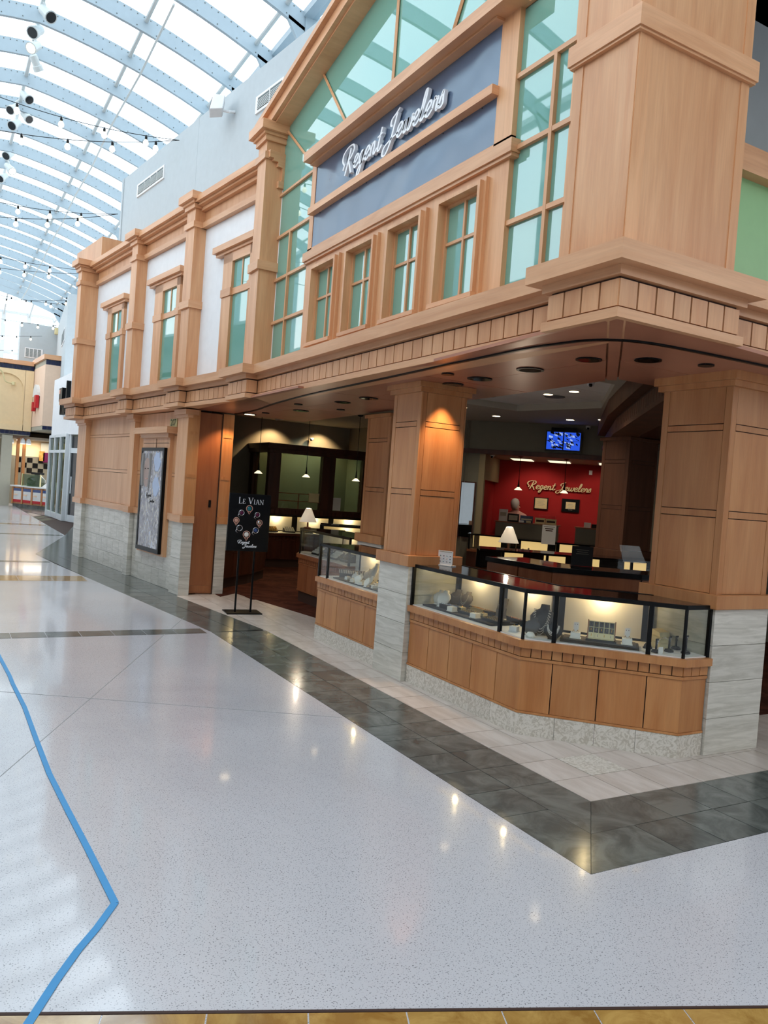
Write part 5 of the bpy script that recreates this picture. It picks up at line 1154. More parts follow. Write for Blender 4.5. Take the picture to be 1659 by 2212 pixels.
# goods in the cases deeper in the shop
def simple_trays(fr, us, v, label, grp, mats=('gold', 'linen')):
    for k, u in enumerate(us):
        t = thing('ring_tray', fr(u, v, ZD), label[k] if isinstance(label, list) else label, 'tray', grp)
        MB().hexa([fr(u-.11, v-.06, ZD), fr(u+.11, v-.06, ZD), fr(u+.11, v+.06, ZD), fr(u-.11, v+.06, ZD)], [fr(u-.11, v-.06, ZD+.02), fr(u+.11, v-.06, ZD+.02), fr(u+.11, v+.06, ZD+.10), fr(u-.11, v+.06, ZD+.10)]).build('tray', 'black_matte', t)
        m = MB()
        for a in range(5):
            for b in range(3): m.hexa([fr(u-.10+a*.042, v-.055+b*.037, ZD+.022+b*.026), fr(u-.07+a*.042, v-.055+b*.037, ZD+.022+b*.026), fr(u-.07+a*.042, v-.03+b*.037, ZD+.040+b*.026), fr(u-.10+a*.042, v-.03+b*.037, ZD+.040+b*.026)], [fr(u-.10+a*.042, v-.06+b*.037, ZD+.035+b*.026), fr(u-.07+a*.042, v-.06+b*.037, ZD+.035+b*.026), fr(u-.07+a*.042, v-.035+b*.037, ZD+.053+b*.026), fr(u-.10+a*.042, v-.035+b*.037, ZD+.053+b*.026)])
        tag(m.build('items', mats[k % 2], t), kind='stuff')
FB = Frame((0, 14.0), (1, 0), (0, 1))
simple_trays(FB, (5.62, 5.98, 6.35, 6.75), .2, ['tray of white tags in the back counter right behind the easel sign', 'gold tray in the back counter left of the table lamp', 'tray with pale stands in the back counter behind the table lamp', 'rightmost tray in the back counter, near the red sale sign'], None)
FI, LI = SegF((4.38, 8.5), (4.38, 10.0))
simple_trays(FI, (1.28, 1.0, .72, .4), .2, ['row of white watch stands at the left end of the second counter', 'second row of white stands in the second counter', 'third row of white stands in the second counter', 'white stands at the right end of the second counter'], None, ('linen', 'silver'))
FL, LL = SegF((4.30, 11.66), (3.70, 11.10))
simple_trays(FL, (.35,), .2, ['tray of white tags in the dark counter just inside the entrance'], None, ('linen', 'silver'))
FC = Frame((7.95, 10.5), (-S45, S45), (S45, S45)); 
t = thing('ring_tray', (8.0, 10.75, .75), 'cluster of small glittering stands in the small tower case', 'tray'); m = MB()
for k in range(14): p = G45(1.0+.03*k, -.45+.1*(k % 3), .74); m.box(p.x-.01, p.x+.01, p.y-.01, p.y+.01, .74, .79+.02*(k % 4))
tag(m.build('items', 'linen', t), kind='stuff')
o = MB().box(5.2, 5.5, 14.1, 14.3, 1.004, 1.06).build('book_stack', 'paper'); tag(o, 'white booklets lying on the back counter above the easel sign', 'booklets')
t = thing('payment_terminal', (6.75, 11.25, 1.0), 'grey payment terminal with a green display beside the hidden maple pillar', 'payment terminal'); MB().hexa([(6.85, 12.2, 1.0), (7.0, 12.2, 1.0), (7.0, 12.35, 1.0), (6.85, 12.35, 1.0)], [(6.88, 12.28, 1.17), (6.98, 12.28, 1.17), (6.98, 12.35, 1.17), (6.88, 12.35, 1.17)]).build('case', 'paper', t); t.location = (6.92, 12.25, 1.0); t.children[0].location = (6.75-6.92, 11.25-12.25, 0); MB().box(6.89, 6.97, 12.215, 12.22, 1.08, 1.13).build('display', 'olive', t); MB().box(6.7, 7.2, 12.1, 12.5, 0, 1.0).build('stand', 'dark_wood', t)
o = MB().box(3.545, 3.552, 10.92, 10.99, .27, .37).build('wall_outlet', 'cream_paper'); tag(o, 'cream power outlet low on the wall inside the entrance', 'outlet')
# ================================================================== EASEL SIGN
t = thing('easel_sign', (3.29, 9.08, 0), 'black easel sign of eight jeweled rings on two black poles at the entrance', 'sign stand')
ER = Frame((3.293, 9.084), (.9935, -.1135), (.1135, .9935))
MB().box(-.215, .215, -.13, .17, 0.0015, .012, ER).build('base_plate', 'black_metal', t)
for u in (-.095, .095): MB().box(u-.011, u+.011, -.006, .006, .012, .80, ER).build('pole', 'black_metal', t)
MB().box(-.255, .255, -.012, .006, .752, 1.448, ER).build('board', 'black_metal', t); MB().box(-.246, .246, -.014, -.012, .762, 1.438, ER).build('poster', 'poster_black', t)
def serif(txt, fr, u, v, z, H, mat, parent):
    """small serif capitals: stems, bars and serifs as flat shapes"""
    x = u
    for c, h in txt:
        if c == ' ': x += .35*H; continue
        w_ = {'L': .55, 'E': .55, 'V': .80, 'I': .30, 'A': .80, 'N': .80}[c]*h*H; hh = h*H; m = MB()
        def bar(x0, z0, x1, z1, t_): 
            d = Vector((x1-x0, z1-z0)).normalized()*0; m.hexa([fr(x+x0-t_/2, v, z+z0), fr(x+x0+t_/2, v, z+z0), fr(x+x1+t_/2, v, z+z1), fr(x+x1-t_/2, v, z+z1)], [fr(x+x0-t_/2, v-.002, z+z0), fr(x+x0+t_/2, v-.002, z+z0), fr(x+x1+t_/2, v-.002, z+z1), fr(x+x1-t_/2, v-.002, z+z1)])
        def flat(x0, x1, z0, z1): m.box(x+x0, x+x1, v-.002, v, z+z0, z+z1, fr)
        T, S = .13*hh, .05*hh
        if c in 'LE': bar(.15*w_, 0, .15*w_, hh, T); flat(-.02*w_, .9*w_, 0, S); flat(-.02*w_, .36*w_ if c == 'L' else .85*w_, hh-S, hh); flat(.85*w_, .92*w_, 0, .25*hh)
        if c == 'E': flat(.15*w_, .6*w_, .5*hh, .5*hh+S); flat(.8*w_, .87*w_, .78*hh, hh); flat(.55*w_, .62*w_, .4*hh, .62*hh)
        if c == 'I': bar(.5*w_, 0, .5*w_, hh, T); flat(.1*w_, .9*w_, 0, S); flat(.1*w_, .9*w_, hh-S, hh)
        if c == 'V': bar(.5*w_, 0, .12*w_, hh, T*1.1); bar(.5*w_, 0, .88*w_, hh, S); flat(-.05*w_, .3*w_, hh-S, hh); flat(.72*w_, 1.02*w_, hh-S, hh)
        if c == 'A': bar(.12*w_, 0, .48*w_, hh, S); bar(.88*w_, 0, .5*w_, hh, T*1.1); flat(.25*w_, .7*w_, .33*hh, .33*hh+S); flat(-.03*w_, .28*w_, 0, S); flat(.72*w_, 1.05*w_, 0, S)
        if c == 'N': bar(.12*w_, 0, .12*w_, hh, S); bar(.88*w_, 0, .88*w_, hh, S); bar(.88*w_, 0, .12*w_, hh, T); flat(-.03*w_, .27*w_, 0, S); flat(.72*w_, 1.03*w_, hh-S, hh); flat(-.05*w_, .15*w_, hh-S, hh)
        m.build('letter', mat, parent); x += w_+.07*H
serif([('L', 1), ('E', .74), (' ', 1), ('V', 1), ('I', .74), ('A', .74), ('N', .74)], ER, -.138, -.015, 1.325, .078, 'letter_white', t)
gems = ['teal', 'rose', 'plum', 'silver', 'sapphire', 'pearl', 'joint', 'plum']
RG = [((-.005, 1.27), .038, 'teal'), ((.098, 1.20), .030, 'plum'), ((.13, 1.105), .034, 'silver'), ((.09, 1.01), .034, 'sapphire'), ((-.02, .955), .042, 'pearl'), ((-.11, 1.03), .034, 'black_gloss'), ((-.155, 1.12), .034, 'rose'), ((-.098, 1.215), .032, 'plum')]
for i, ((a, z), r, gm) in enumerate(RG):
    rg = MB().tube([ER(a+r*math.cos(f*PI/8), -.016, z+r*math.sin(f*PI/8)) for f in range(17)], .0045, 6, cap=False)
    dx, dz = ((a+.01)*.35, (z-1.115)*.25); m = rg
    m.tube([ER(a-r*.9, -.015, z-r*.3), ER(a-r*1.3, -.015, z-r*1.1), ER(a-r*.6, -.015, z-r*1.75)], [.005, .004, .003], 6) if i % 2 else m.tube([ER(a-r*.5, -.015, z-r*.9), ER(a, -.015, z-r*1.8), ER(a+r*.5, -.015, z-r*.9)], [.005, .004, .005], 6)
    ring_ = m.build('ring_picture', 'rose' if i % 2 == 0 else 'silver', t, smooth=True)
    MB().hexa([ER(a+r*.72*math.cos(f*PI/4+.39), -.015, z+r*.72*math.sin(f*PI/4+.39)) for f in range(8)], [ER(a+r*.5*math.cos(f*PI/4+.39), -.021, z+r*.5*math.sin(f*PI/4+.39)) for f in range(8)]).build('gem', gm, ring_)
script_text('Regent', ER, -.115, -.015, .845, .135, .019, 'letter_white', t, depth=-.002, pen=.28)
script_text('Jewelers', ER, -.045, -.015, .800, .155, .019, 'letter_white', t, depth=-.002, pen=.28)
# ================================================================== POSTER BOX AND NUMBER ON THE WING
m_, t_, p_ = base_mat('poster_print')
g_ = N(t_, 'ShaderNodeTexCoord'); mp_ = N(t_, 'ShaderNodeMapping'); t_.links.new(g_.outputs['Object'], mp_.inputs[0]); mp_.inputs['Scale'].default_value = (5, 5, 2.6)
nz_ = N(t_, 'ShaderNodeTexNoise', Scale=1.6, Detail=4.0); nz_.inputs['Distortion'].default_value = 3.0; t_.links.new(mp_.outputs[0], nz_.inputs['Vector'])
rp_ = N(t_, 'ShaderNodeValToRGB'); t_.links.new(nz_.outputs['Fac'], rp_.inputs[0]); e0 = rp_.color_ramp.elements; e0[0].position = .35; e0[0].color = srgb(120, 112, 108); e0[1].position = .65; e0[1].color = srgb(196, 204, 222)
for p__, c__ in ((.45, (168, 168, 180)), (.52, (150, 142, 140)), (.58, (214, 206, 196))): e_ = e0.new(p__); e_.color = srgb(*c__)
t_.links.new(rp_.outputs[0], p_.inputs['Base Color']); p_.inputs['Roughness'].default_value = .06
n2_ = N(t_, 'ShaderNodeTexNoise', Scale=3.0); t_.links.new(g_.outputs['Object'], n2_.inputs['Vector']); b_ = N(t_, 'ShaderNodeBump'); b_.inputs['Strength'].default_value = .25; b_.inputs['Distance'].default_value = .08; t_.links.new(n2_.outputs['Fac'], b_.inputs['Height']); t_.links.new(b_.outputs[0], p_.inputs['Normal'])
t = thing('poster_frame', WG(1.2, 0, .45), 'tall black framed glossy jewelry poster on the maple wall', 'poster')
MB().box(.66, 1.72, .03, .09, .44, 2.13, WG).build('backing_box', 'maple', t)
MB().box(.64, 1.74, -.01, .09, 2.13, 2.19, WG).box(.55, 1.90, -.07, .09, 2.19, 2.28, WG).build('head_cap', 'maple_flat', t)
for z in (2.055, ): MB().box(.70, 1.68, .025, .03, z-.003, z+.003, WG).build('joint_line', 'joint', t)
MB().box(1.17, 1.176, .025, .03, 1.98, 2.12, WG).build('joint_line', 'joint', t)
for a, b, c, d in ((.74, .79, .47, 1.985), (1.60, 1.65, .47, 1.985), (.79, 1.60, .47, .53), (.79, 1.60, 1.94, 1.985)): MB().box(a, b, -.016, .03, c, d, WG).build('frame', 'black_metal', t)
MB().box(.79, 1.60, -.006, .03, .53, 1.94, WG).build('poster', 'poster_print', t)
m = MB(); m.hexa([WG(1.40+.13*math.cos(f*PI/7), -.007, 1.62+.22*math.sin(f*PI/7)) for f in range(14)], [WG(1.40+.13*math.cos(f*PI/7), -.008, 1.62+.22*math.sin(f*PI/7)) for f in range(14)]); face = m.build('face_print', 'print_face', t)
for a, b in ((1.44, 1.67), (1.33, 1.67)): MB().lathe(WG(a, -.009, b), [(.016, 0), (.015, .014)], 8, sy=.2).build('eye_print', 'grey_velvet', t)
MB().tube([WG(1.43, -.009, 1.53), WG(1.39, -.009, 1.525), WG(1.35, -.009, 1.53)], .006, 5).build('mouth_print', 'rose', t)
MB().tube([WG(1.54, -.008, 1.90), WG(1.56, -.008, 1.7), WG(1.53, -.008, 1.42)], [.03, .035, .03], 6).tube([WG(1.26, -.008, 1.90), WG(1.25, -.008, 1.7), WG(1.28, -.008, 1.4)], [.03, .02, .02], 6).build('hair_print', 'grey_hair', t)
for zc in (1.78, 1.42): MB().hexa([WG(1.0+(.13+.03*math.sin(f*2.2))*math.cos(f*PI/6), -.007, zc+(.15+.03*math.cos(f*3))*math.sin(f*PI/6)) for f in range(12)], [WG(1.0+(.12+.03*math.sin(f*2.2))*math.cos(f*PI/6), -.012, zc+(.14+.03*math.cos(f*3))*math.sin(f*PI/6)) for f in range(12)]).build('flower_print', 'print_blue', t)
script_text('Regent', WG, 1.36, -.008, 1.27, .20, .026, 'black_metal', t, depth=-.001, pen=.2, rev=True, joined='script')
script_text('Jewelers', WG, 1.22, -.008, 1.19, .20, .026, 'black_metal', t, depth=-.001, pen=.2, rev=True, joined='script')
t = thing('number_plate', WG(.6, .07, 2.35), 'green number 207 on a pale square high on the maple wall', 'number')
MB().box(.56, .82, .070, .08, 2.285, 2.40, WG).build('plate', 'olive_light', t)
flat_text('207', WG, .69, .068, 2.343, .125, 'olive', t, rev=True, bold=.002, sx=1.05)
# ================================================================== BLUE TAPE
TP = [(0.30, 2.37), (0.399, 2.551), (0.484, 2.691), (0.562, 2.801), (0.650, 2.945), (0.629, 3.408), (0.606, 3.839), (0.582, 4.348), (0.576, 4.905), (0.573, 5.608), (0.548, 6.246), (0.545, 6.478), (0.517, 7.107), (0.47, 8.4), (0.45, 9.6)]
t = thing('floor_tape', (.6, 3.5, 0), 'strip of blue tape running across the terrazzo with a sharp corner', 'tape')
for k, (a, b) in enumerate(((0, 2), (2, 4), (4, 7), (7, 10), (10, 14))):
    MB().strip(TP[a:b+1], -.014, .014, .0012, .0030+.0003*(k % 2)).build('tape_piece', 'blue_tape', t)
# ================================================================== WALL FITTINGS
def vent(t0, t1, z0, z1, label, n=4, v=.79, fr=WG):
    t = thing('wall_vent', fr((t0+t1)/2, v, z0), label, 'vent'); MB().box(t0, t1, v-.012, v+.01, z0, z1, fr).build('frame', 'white_paint', t)
    for k in range(n):
        a = t0+.04+(t1-t0-.08)*k/n; b = t0+.04+(t1-t0-.08)*(k+1)/n-.03
        g = MB().box(a, b, v-.014, v-.012, z0+.035, z1-.035, fr).build('grille', 'vent_dark', t)
        m = MB(); [m.box(a, b, v-.022, v-.014, z0+.045+.022*j, z0+.054+.022*j, fr) for j in range(int((z1-z0-.09)/.022))]; m.build('louvre', 'pipe_paint', g)
    return t
vent(3.68, 5.04, 6.79, 7.03, 'long white louvred vent on the high grey wall above the left wing')
vent(-.55, .24, 6.74, 6.98, 'white vent on the grey wall beside the raking beam', n=2)
t = thing('wall_speaker', WG(1.1, .6, 7.05), 'white box speaker on a bracket on the high grey wall', 'speaker'); MB().hexa([WG(.95, .40, 6.93), WG(1.22, .52, 6.93), WG(1.12, .68, 6.96), WG(.85, .56, 6.96)], [WG(.98, .46, 7.18), WG(1.25, .58, 7.18), WG(1.15, .72, 7.18), WG(.88, .60, 7.18)]).build('housing', 'white_paint', t, bevel=.01); MB().tube([WG(1.0, .62, 7.0), WG(.92, .70, 6.98), WG(.95, .80, 7.02)], .02, 6).build('bracket', 'white_paint', t)
MB().hexa([WG(.97, .405, 6.96), WG(1.20, .515, 6.96), WG(1.20, .512, 6.96), WG(.97, .402, 6.96)], [WG(1.0, .455, 7.15), WG(1.22, .57, 7.15), WG(1.22, .567, 7.15), WG(1.0, .452, 7.15)]).build('grille', 'pipe_paint', t)
# spotlights on the middle purlin
def spotlight(y, lx, lz, ty, label, lit=False, s_=1.0):
    c = Vector((AX+lx, y, vz(AX)-.10)); t = thing('spotlight', c, label, 'spotlight')
    d = Vector((-.55 if lx <= 0 else .5, -.75*ty, -.75)).normalized(); p = c+Vector((0, 0, -.10-lz))
    MB().tube([c+Vector((-lx, 0, .03)), c+Vector((-lx*.3, 0, -.06)), p-d*.02], .02*s_, 6).build('yoke', 'pipe_paint', t)
    MB().tube([p-d*.13*s_, p-d*.11*s_, p+d*.06*s_, p+d*.07*s_, p+d*.16*s_], [.05*s_, .075*s_, .078*s_, .095*s_, .10*s_], 14).build('housing', 'pipe_paint', t, smooth=False)
    MB().tube([p+d*.161*s_, p+d*.163*s_], .082*s_, 14).build('lens', 'lit_soft' if lit else 'black_gloss', t)
    return t
spotlight(13.8, .05, .05, 1, 'uppermost white spotlight on the roof pipe, facing down left', s_=1.0); spotlight(14.4, -.02, .08, 1, 'second white spotlight from the top, its dark lens showing', s_=1.0); spotlight(14.9, .0, .10, 1, 'third white spotlight with a warm glowing lens', lit=True, s_=.95); spotlight(15.4, .06, .12, -.6, 'fourth white spotlight pointing straight down', s_=.9)
spotlight(17.2, .05, .0, 1, 'top spotlight of the second group on the roof pipe', s_=.95); spotlight(17.7, -.12, .10, 1, 'left spotlight of the second group, lens to the left', s_=.9); spotlight(17.9, .12, .10, 1, 'right spotlight of the second group', s_=.9); spotlight(18.4, -.03, .12, 1, 'lowest spotlight of the second group')
spotlight(20.6, .0, .0, 1, 'top spotlight of the third group at the left edge'); spotlight(21.3, .05, .08, 1, 'spotlight of the third group with a glowing lens', lit=True); spotlight(22.0, -.03, .1, 1, 'lowest spotlight of the third group')
# strings of bulbs across the mall
def light_string(H, E_, sag, n, label, first=.04, group='strings of clear bulbs across the mall'):
    H, E_ = Vector(H), Vector(E_); f = lambda q: H.lerp(E_, q)-Vector((0, 0, sag*4*q*(1-q)))
    t = thing('string_light', H, label, 'string light', group); MB().tube([f(i/24) for i in range(25)], .006, 4).build('cable', 'black_metal', t)
    for k in range(n):
        p = f(first+k*(.96-first)/n); b = MB().lathe(p+Vector((0, 0, -.17)), [(.01, 0), (.038, .02), (.048, .05), (.036, .085), (.016, .11)], 10).build('bulb', 'bulb_glow', t, smooth=True)
        MB().lathe(p+Vector((0, 0, -.07)), [(.02, 0), (.022, .05), (.008, .08)], 8).build('socket', 'black_metal', b)
h1, h2 = WG(3.04, .78, 7.25), WG(5.48, .78, 6.59)
light_string(h1, (-2.0, 14.6, 8.1), .35, 7, 'nearest bulb string from the hook on the grey wall, upper strand', .10); light_string(h1, (-2.0, 14.6, 7.1), .35, 7, 'nearest bulb string from the hook on the grey wall, lower strand', .07)
light_string((3.0, 17.5, 7.0), (-2, 18.5, 7.4), .35, 7, 'second pair of bulb strings at the end of the grey wall, upper strand', .14); light_string((3.0, 17.5, 7.0), (-2, 16.5, 6.2), .35, 7, 'second pair of bulb strings at the end of the grey wall, lower strand', .16)
light_string((4.0, 22.5, 7.0), (-2, 25, 7.9), .35, 7, 'third pair of bulb strings, upper strand', .28); light_string((4.0, 22.5, 7.0), (-2, 25.5, 7.4), .35, 7, 'third pair of bulb strings, lower strand', .28)
light_string((4.0, 29, 7.4), (-2, 34, 8.1), .35, 9, 'fourth pair of bulb strings, upper strand', .08); light_string((4.0, 29, 7.2), (-2, 31, 8.1), .35, 9, 'fourth pair of bulb strings, lower strand', .06)
light_string((3.98, 34.5, 7.3), (-2, 29.5, 7.0), .3, 9, 'fifth bulb string before the window wall', .05); light_string((3.4, 35.3, 6.9), (-2, 33.5, 6.6), .25, 9, 'far bulb string hooked to the far grey wall above its vent', .08); light_string((2.6, 36, 6.3), (-2, 34.5, 6.0), .2, 8, 'lowest far bulb string at the left edge', .05)
# ================================================================== FAR END OF THE MALL
fw_ = struct('wall_far', (3.5, 32, 2.6))
MB().prism([(2.60, 35.5), (4.0, 35.5), (3.46, 28.3), (3.8, 28.2), (4.6, 36.2), (2.6, 36.2)], 2.6, 7.38).build('plaster', 'grey_paint', fw_)
FG = Frame((0, 35.5), (1, 0), (0, 1)); vent(2.80, 3.48, 5.98, 6.38, 'square four-part vent on the far grey wall', v=-.01, fr=FG)
o = MB().box(3.86, 4.0, 35.1, 35.35, 7.05, 7.30).build('flood_lamp', 'cream_paper'); tag(o, 'cream flood lamp on top of the corner of the far grey wall', 'lamp')
q, L = SegF((4.0, 35.5), (3.46, 28.3)); vent(4.5, 6.2, 6.1, 6.7, 'narrow foreshortened vent beside the end column', v=-.02, fr=q) if False else None
t = thing('wall_vent', (3.57, 29.7, 6.1), 'narrow foreshortened vent beside the left end column', 'vent')
f2_ = Frame((4.0, 35.5), ((3.46-4)/7.22, (28.3-35.5)/7.22), ((35.5-28.3)/7.22, (3.46-4)/7.22))
MB().box(4.6, 6.3, -.02, 0, 5.95, 6.42, f2_).build('frame', 'white_paint', t)
for k in range(4): MB().box(4.68+k*.4, 5.0+k*.4, -.03, -.02, 6.0, 6.37, f2_).build('grille', 'vent_dark', t)
# neighbouring white shop with a metal and glass front
ns = struct('wall_neighbour', (3.4, 26, 2.7))
MB().hexa([(3.18, 28.2, 2.68), (3.31, 25.3, 2.68), (3.60, 24.2, 2.68), (3.2, 17.0, 2.68), (6, 17, 2.68), (6, 28.2, 2.68)], [(3.18, 28.2, 4.45), (3.31, 25.3, 4.45), (3.60, 24.2, 4.9), (3.2, 17.0, 5.0), (6, 17, 5.0), (6, 28.2, 4.45)]).build('plaster', 'white_paint', ns)
MB().prism([(3.18, 28.2), (3.31, 25.3), (3.60, 24.2), (3.25, 17.0), (6, 17), (6, 28.2)], 2.6, 2.68).build('soffit', 'white_paint', ns)
MB().box(3.9, 3.95, 17, 28, 0, 2.6).build('inner_wall', 'peach_stucco', ns)
sf = struct('window_13', (3.3, 26, 0))
def bayglass(p, q, n, nm='window'):
    f_, L = SegF(p, q)
    for k in range(n+1): MB().box(L*k/n-.045, L*k/n+.045, -.05, .06, 0, 2.62, f_).build('frame_post', 'frame_white', sf)
    for z in (.0, 2.05, 2.54): MB().box(0, L, -.04, .05, z, z+.09+(.08 if z == 0 else 0), f_).build('frame_rail', 'frame_white', sf)
    for k in range(n):
        for a, b in ((.17, 2.05), (2.14, 2.54)): MB().box(L*k/n+.045, L*(k+1)/n-.045, 0, .01, a, b, f_).build('pane', 'tinted_glass', sf)
bayglass((3.31, 25.3), (3.18, 28.2), 3); 
dr2 = struct('door_2', (3.55, 24.9, 0)); f_, L = SegF((3.62, 24.5), (3.40, 25.25))
for a, b in ((0, .09), (L-.09, L)): MB().box(a, b, -.04, .06, 0, 2.6, f_).build('door_frame', 'frame_white', dr2)
MB().box(0, L, -.03, .05, 0, .2, f_).box(0, L, -.03, .05, 2.05, 2.2, f_).build('door_rail', 'frame_white', dr2); MB().box(.09, L-.09, 0, .01, .2, 2.05, f_).build('pane', 'black_gloss', dr2); MB().box(.09, L-.09, 0, .01, 2.2, 2.55, f_).build('pane', 'black_gloss', dr2); MB().tube([f_(L*.55, -.08, .85), f_(L*.55, -.08, 1.35)], .02, 8).build('handle', 'frame_white', dr2)
bayglass((3.40, 21.0), (3.58, 24.2)[::1], 4) if False else bayglass((3.22, 19.0), (3.60, 24.4), 5)
t = thing('shop_sign', (3.24, 26.2, 3.4), 'black block letter sign on the white neighbouring shop, cut off by the maple column', 'sign')
FN = Frame((3.31, 25.3), (-.0448, .999), (.999, .0448))
MB().box(.45, .95, -.16, 0, 3.62, 4.02, FN).build('emblem_block', 'black_metal', t); MB().box(.72, .93, -.17, -.16, 3.85, 3.97, FN).build('emblem', 'rose', t)
for k, (a, w_) in enumerate(((.95, .08), (.72, .07), (.50, .07), (.28, .08), (.06, .09))): MB().box(a-w_, a, -.12, 0, 3.22 if k < 4 else 3.25, 3.58 if k < 4 else 4.2, FN).build('letter', 'black_metal', t)
# beige ice cream stand
bs = thing('food_stand', (2.0, 33.5, 2.7), 'beige and peach food stand with navy tile bands at the far end of the mall', 'food stand')
MB().prism([(0.6, 33.0), (2.98, 33.0), (2.98, 35.5), (0.6, 36)], 2.87, 5.18).build('left_block', 'beige_stucco', bs)
MB().prism([(2.99, 33.0), (3.14, 30.8), (4.4, 30.8), (4.4, 36), (2.99, 36)], 3.05, 5.25).build('right_block', 'peach_stucco', bs)
MB().prism([(0.55, 32.9), (2.96, 32.9), (2.96, 35), (.6, 36)], 5.36, 5.52).prism([(2.93, 32.95), (3.07, 30.7), (4.4, 30.7), (4.4, 36), (2.97, 36)], 5.43, 5.60).build('cornice', 'maple_flat', bs)
MB().prism([(0.62, 33.03), (2.95, 33.03), (2.95, 35), (.6, 36)], 5.17, 5.37).prism([(3.0, 33.03), (3.15, 30.83), (4.39, 30.83), (4.39, 36), (3.0, 36)], 5.24, 5.44).prism([(0.62, 33.03), (2.95, 33.03), (2.95, 35), (.6, 36)], 2.70, 2.88).prism([(3.0, 33.03), (3.15, 30.83), (4.39, 30.83), (4.39, 36), (3.0, 36)], 2.90, 3.06).build('tile_bed', 'concrete', bs)
for k in range(16):
    for z0, z1 in ((5.19, 5.35), (2.73, 2.86)): MB().box(.63+k*.147, .63+k*.147+.138, 33.005, 33.03, z0, z1).build('tile', 'navy_tile', bs)
for k in range(8):
    for z0, z1 in ((5.24, 5.42), (2.92, 3.04)): MB().box(3.16+k*.16, 3.16+k*.16+.15, 30.805, 30.83, z0, z1).build('tile', 'navy_tile', bs)
# arched recess frame on the left block
m = MB(); arc = [(1.35, 3.05)]+[(2.02-.62*math.cos(f*PI/12), 4.45+.55*math.sin(f*PI/12)) for f in range(13)]+[(2.69, 3.05)]
top = [(0.6, 3.05), (.6, 5.15), (2.98, 5.15), (2.98, 3.05)]
for a, b in zip(arc, arc[1:]):
    m.hexa([(a[0], 32.93, a[1]), (b[0], 32.93, b[1]), (b[0], 32.93, 5.16), (a[0], 32.93, 5.16)], [(a[0], 33.0, a[1]), (b[0], 33.0, b[1]), (b[0], 33.0, 5.16), (a[0], 33.0, 5.16)])
m.box(.6, 1.36, 32.93, 33.0, 2.88, 5.16).box(2.68, 2.98, 32.93, 33.0, 2.88, 5.16).box(1.3, 2.7, 32.93, 33.0, 2.88, 3.1); m.build('arch_frame', 'beige_stucco', bs)
t = thing('gooseneck_lamp', (2.35, 32.9, 4.85), 'cream gooseneck wall lamp on the beige stand at the left edge', 'wall lamp'); MB().tube(spline([(2.28, 32.9, 4.62), (2.0, 32.75, 4.66), (1.86, 32.7, 5.0), (1.6, 32.6, 5.08), (1.45, 32.55, 4.75), (1.43, 32.5, 4.5)], 5), .025, 8).build('arm', 'cream_paper', t); MB().lathe((1.43, 32.5, 4.25), [(.26, 0), (.2, .08), (.05, .25)], 16).build('shade', 'white_paint', t); MB().lathe((2.28, 32.88, 4.56), [(.07, 0), (.07, .12)], 12).build('wall_plate', 'cream_paper', t)
t = thing('shop_sign', (3.05, 32.0, 4.2), 'small red and white arched emblem sign on the peach side of the stand', 'sign')
FP = Frame((2.985, 33.0), (.068, -.9977), (.9977, .068)); arcs = [(1.0-.45*math.cos(f*PI/10), 4.15+.45*math.sin(f*PI/10)) for f in range(11)]
MB().hexa([FP(a, -.10, z) for a, z in arcs], [FP(a, .02, z) for a, z in arcs]).build('arch', 'paper', t); MB().box(1.1, 1.45, -.13, -.02, 3.72, 4.18, FP).build('red_block', 'sale_red', t); MB().box(.62, .85, -.13, -.02, 3.62, 3.95, FP).build('red_foot', 'sale_red', t)
o = MB().box(2.02, 2.38, 33.05, 33.5, 0, 2.68).build('stone_pier', 'concrete'); tag(o, 'plain concrete pier carrying the beige stand at the left edge', 'pier')
st = thing('serving_counter', (2.9, 32.2, 0), 'wooden serving counter with four food posters on its front', 'counter')
SF, SL = SegF((3.62, 30.9), (2.42, 32.9)); SFr = Frame((2.42, 32.9), (.5145, -.8575), (.8575, .5145)) 
L_ = 2.33
MB().box(0, L_, .05, .6, .12, .76, SFr).build('body', 'cherry', st); MB().box(0, L_, .10, .6, 0, .12, SFr).build('plinth', 'dark_tile', st); MB().box(-.05, L_, -.02, .65, .76, .81, SFr).build('worktop', 'paper', st)
for k in range(4):
    a = .12+k*.56
    MB().box(a, a+.44, .03, .05, .18, .70, SFr).build('poster', 'paper', st); MB().box(a, a+.44, .025, .03, .60, .70, SFr).build('poster_top', 'sapphire', st); MB().box(a, a+.44, .025, .03, .18, .28, SFr).build('poster_foot', 'sale_red', st); MB().lathe(SFr(a+.22, .025, .43), [(.13, 0), (.10, .06)], 10, sy=.1).build('food_picture', 'peach_stucco', st)
for k in range(5): MB().box(.02+k*.56, .10+k*.56, .02, .05, .12, .76, SFr).build('post', 'cherry', st)
t = thing('sneeze_guard', SFr(.9, .2, .81), 'glass sneeze guard with a domed ice cream cabinet on the serving counter', 'glass case'); MB().box(.45, 1.5, .12, .13, .81, 1.25, SFr).build('glass', 'tinted_glass', t)
for a in (.45, 1.5): MB().box(a-.02, a+.02, .1, .14, .81, 1.27, SFr).build('post', 'cream_paper', t)
MB().lathe(SFr(.95, .35, .81), [(.34, 0), (.34, .25), (.2, .4), (.02, .46)], 16).build('dome', 'tinted_glass', t, smooth=True); MB().box(.7, 1.2, .3, .5, 1.26, 1.34, SFr).build('cap', 'black_metal', t)
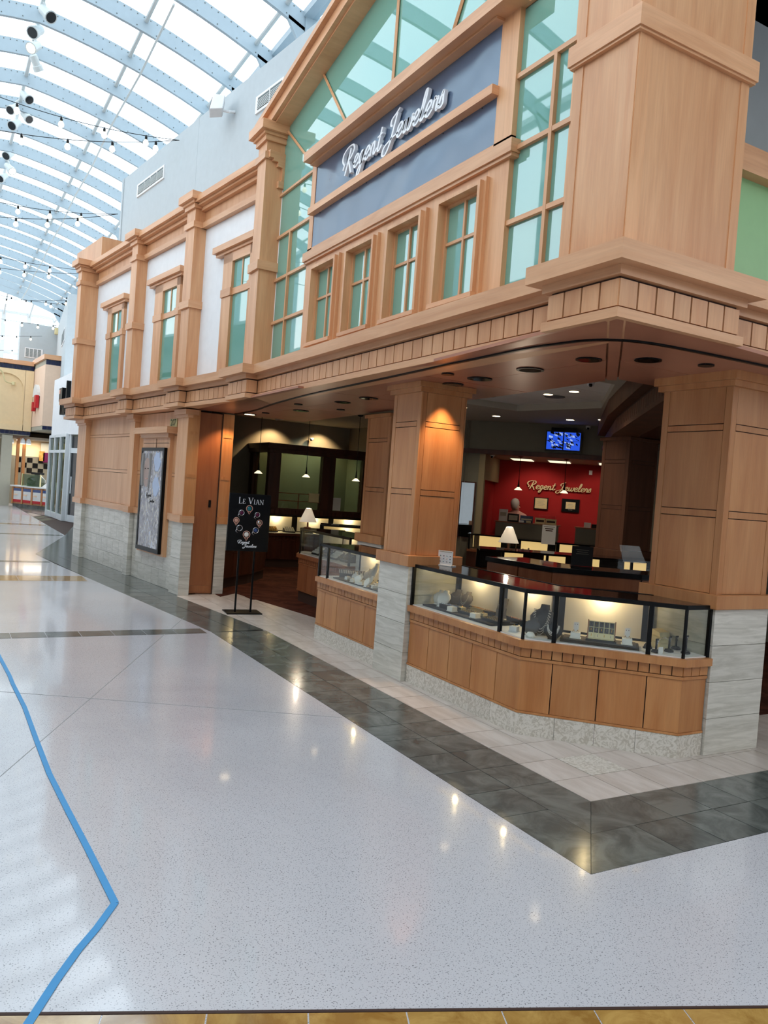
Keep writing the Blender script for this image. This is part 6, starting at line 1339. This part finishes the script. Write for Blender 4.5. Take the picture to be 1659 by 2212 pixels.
o = MB().hexa([SFr(1.6, .1, .81), SFr(2.2, .1, .81), SFr(2.2, .5, .81), SFr(1.6, .5, .81)], [SFr(1.7, .3, 1.02), SFr(2.1, .3, 1.02), SFr(2.1, .5, 1.02), SFr(1.7, .5, 1.02)]).build('paper_bags', 'paper'); tag(o, 'heap of white bags and cartons at the right end of the serving counter', 'bags')
bi = struct('wall_stand_back', (3.2, 35, 0)); MB().box(2.5, 4.6, 35.3, 35.4, 0, 3.0).build('panel', 'beige_stucco', bi); MB().box(2.5, 4.6, 35.25, 35.3, 0, 1.95).build('tile_bed', 'desk_laminate', bi); MB().box(.5, 4.5, 33.55, 36, 2.6, 2.69).build('ceiling_board', 'ceiling_paint', bi)
for i in range(9):
    for j in range(3):
        if (i+j) % 2 == 0: MB().box(2.7+i*.21, 2.9+i*.21, 35.235, 35.25, 1.28+j*.21, 1.48+j*.21).build('tile', 'black_gloss', bi)
for x in (2.56, 2.78): MB().box(x, x+.10, 33.3, 33.6, 0.8, 2.6).build('timber_post', 'cherry', bi)
t = thing('wall_picture', (3.9, 35.1, 2.0), 'collage of food pictures hanging over the stand counter', 'picture'); MB().box(3.6, 4.3, 35.15, 35.2, 1.9, 2.55).build('board', 'concrete', t); MB().box(3.7, 4.1, 35.1, 35.15, 1.75, 2.15).build('cup_picture', 'plum', t); MB().box(3.55, 3.75, 35.1, 35.15, 1.8, 2.2).build('yellow_picture', 'gold_tile', t)
for k, x in enumerate((2.35, 2.75, 2.95)):
    t = thing('spotlight', (x, 33.2, 2.6), ['left', 'middle', 'right'][k]+' white spotlight under the beige stand', 'spotlight'); MB().lathe((x, 33.2, 2.40), [(.10, 0), (.08, .12), (.03, .2)], 12).build('housing', 'white_paint', t); MB().lathe((x, 33.2, 2.39), [(.08, 0), (.08, .01)], 12).build('lens', 'lit_warm', t)
la = D.lights.new('stand_lamp', 'AREA'); la.energy = 60; la.size = 1.5; la.color = (1, .9, .75); o = D.objects.new('stand_lamp', la); COL.objects.link(o); o.location = (3.2, 34.2, 2.55)
MB().box(-2, 4.6, 36.3, 36.4, 0, 2.7).build('back_board', 'store_wall', fw_)
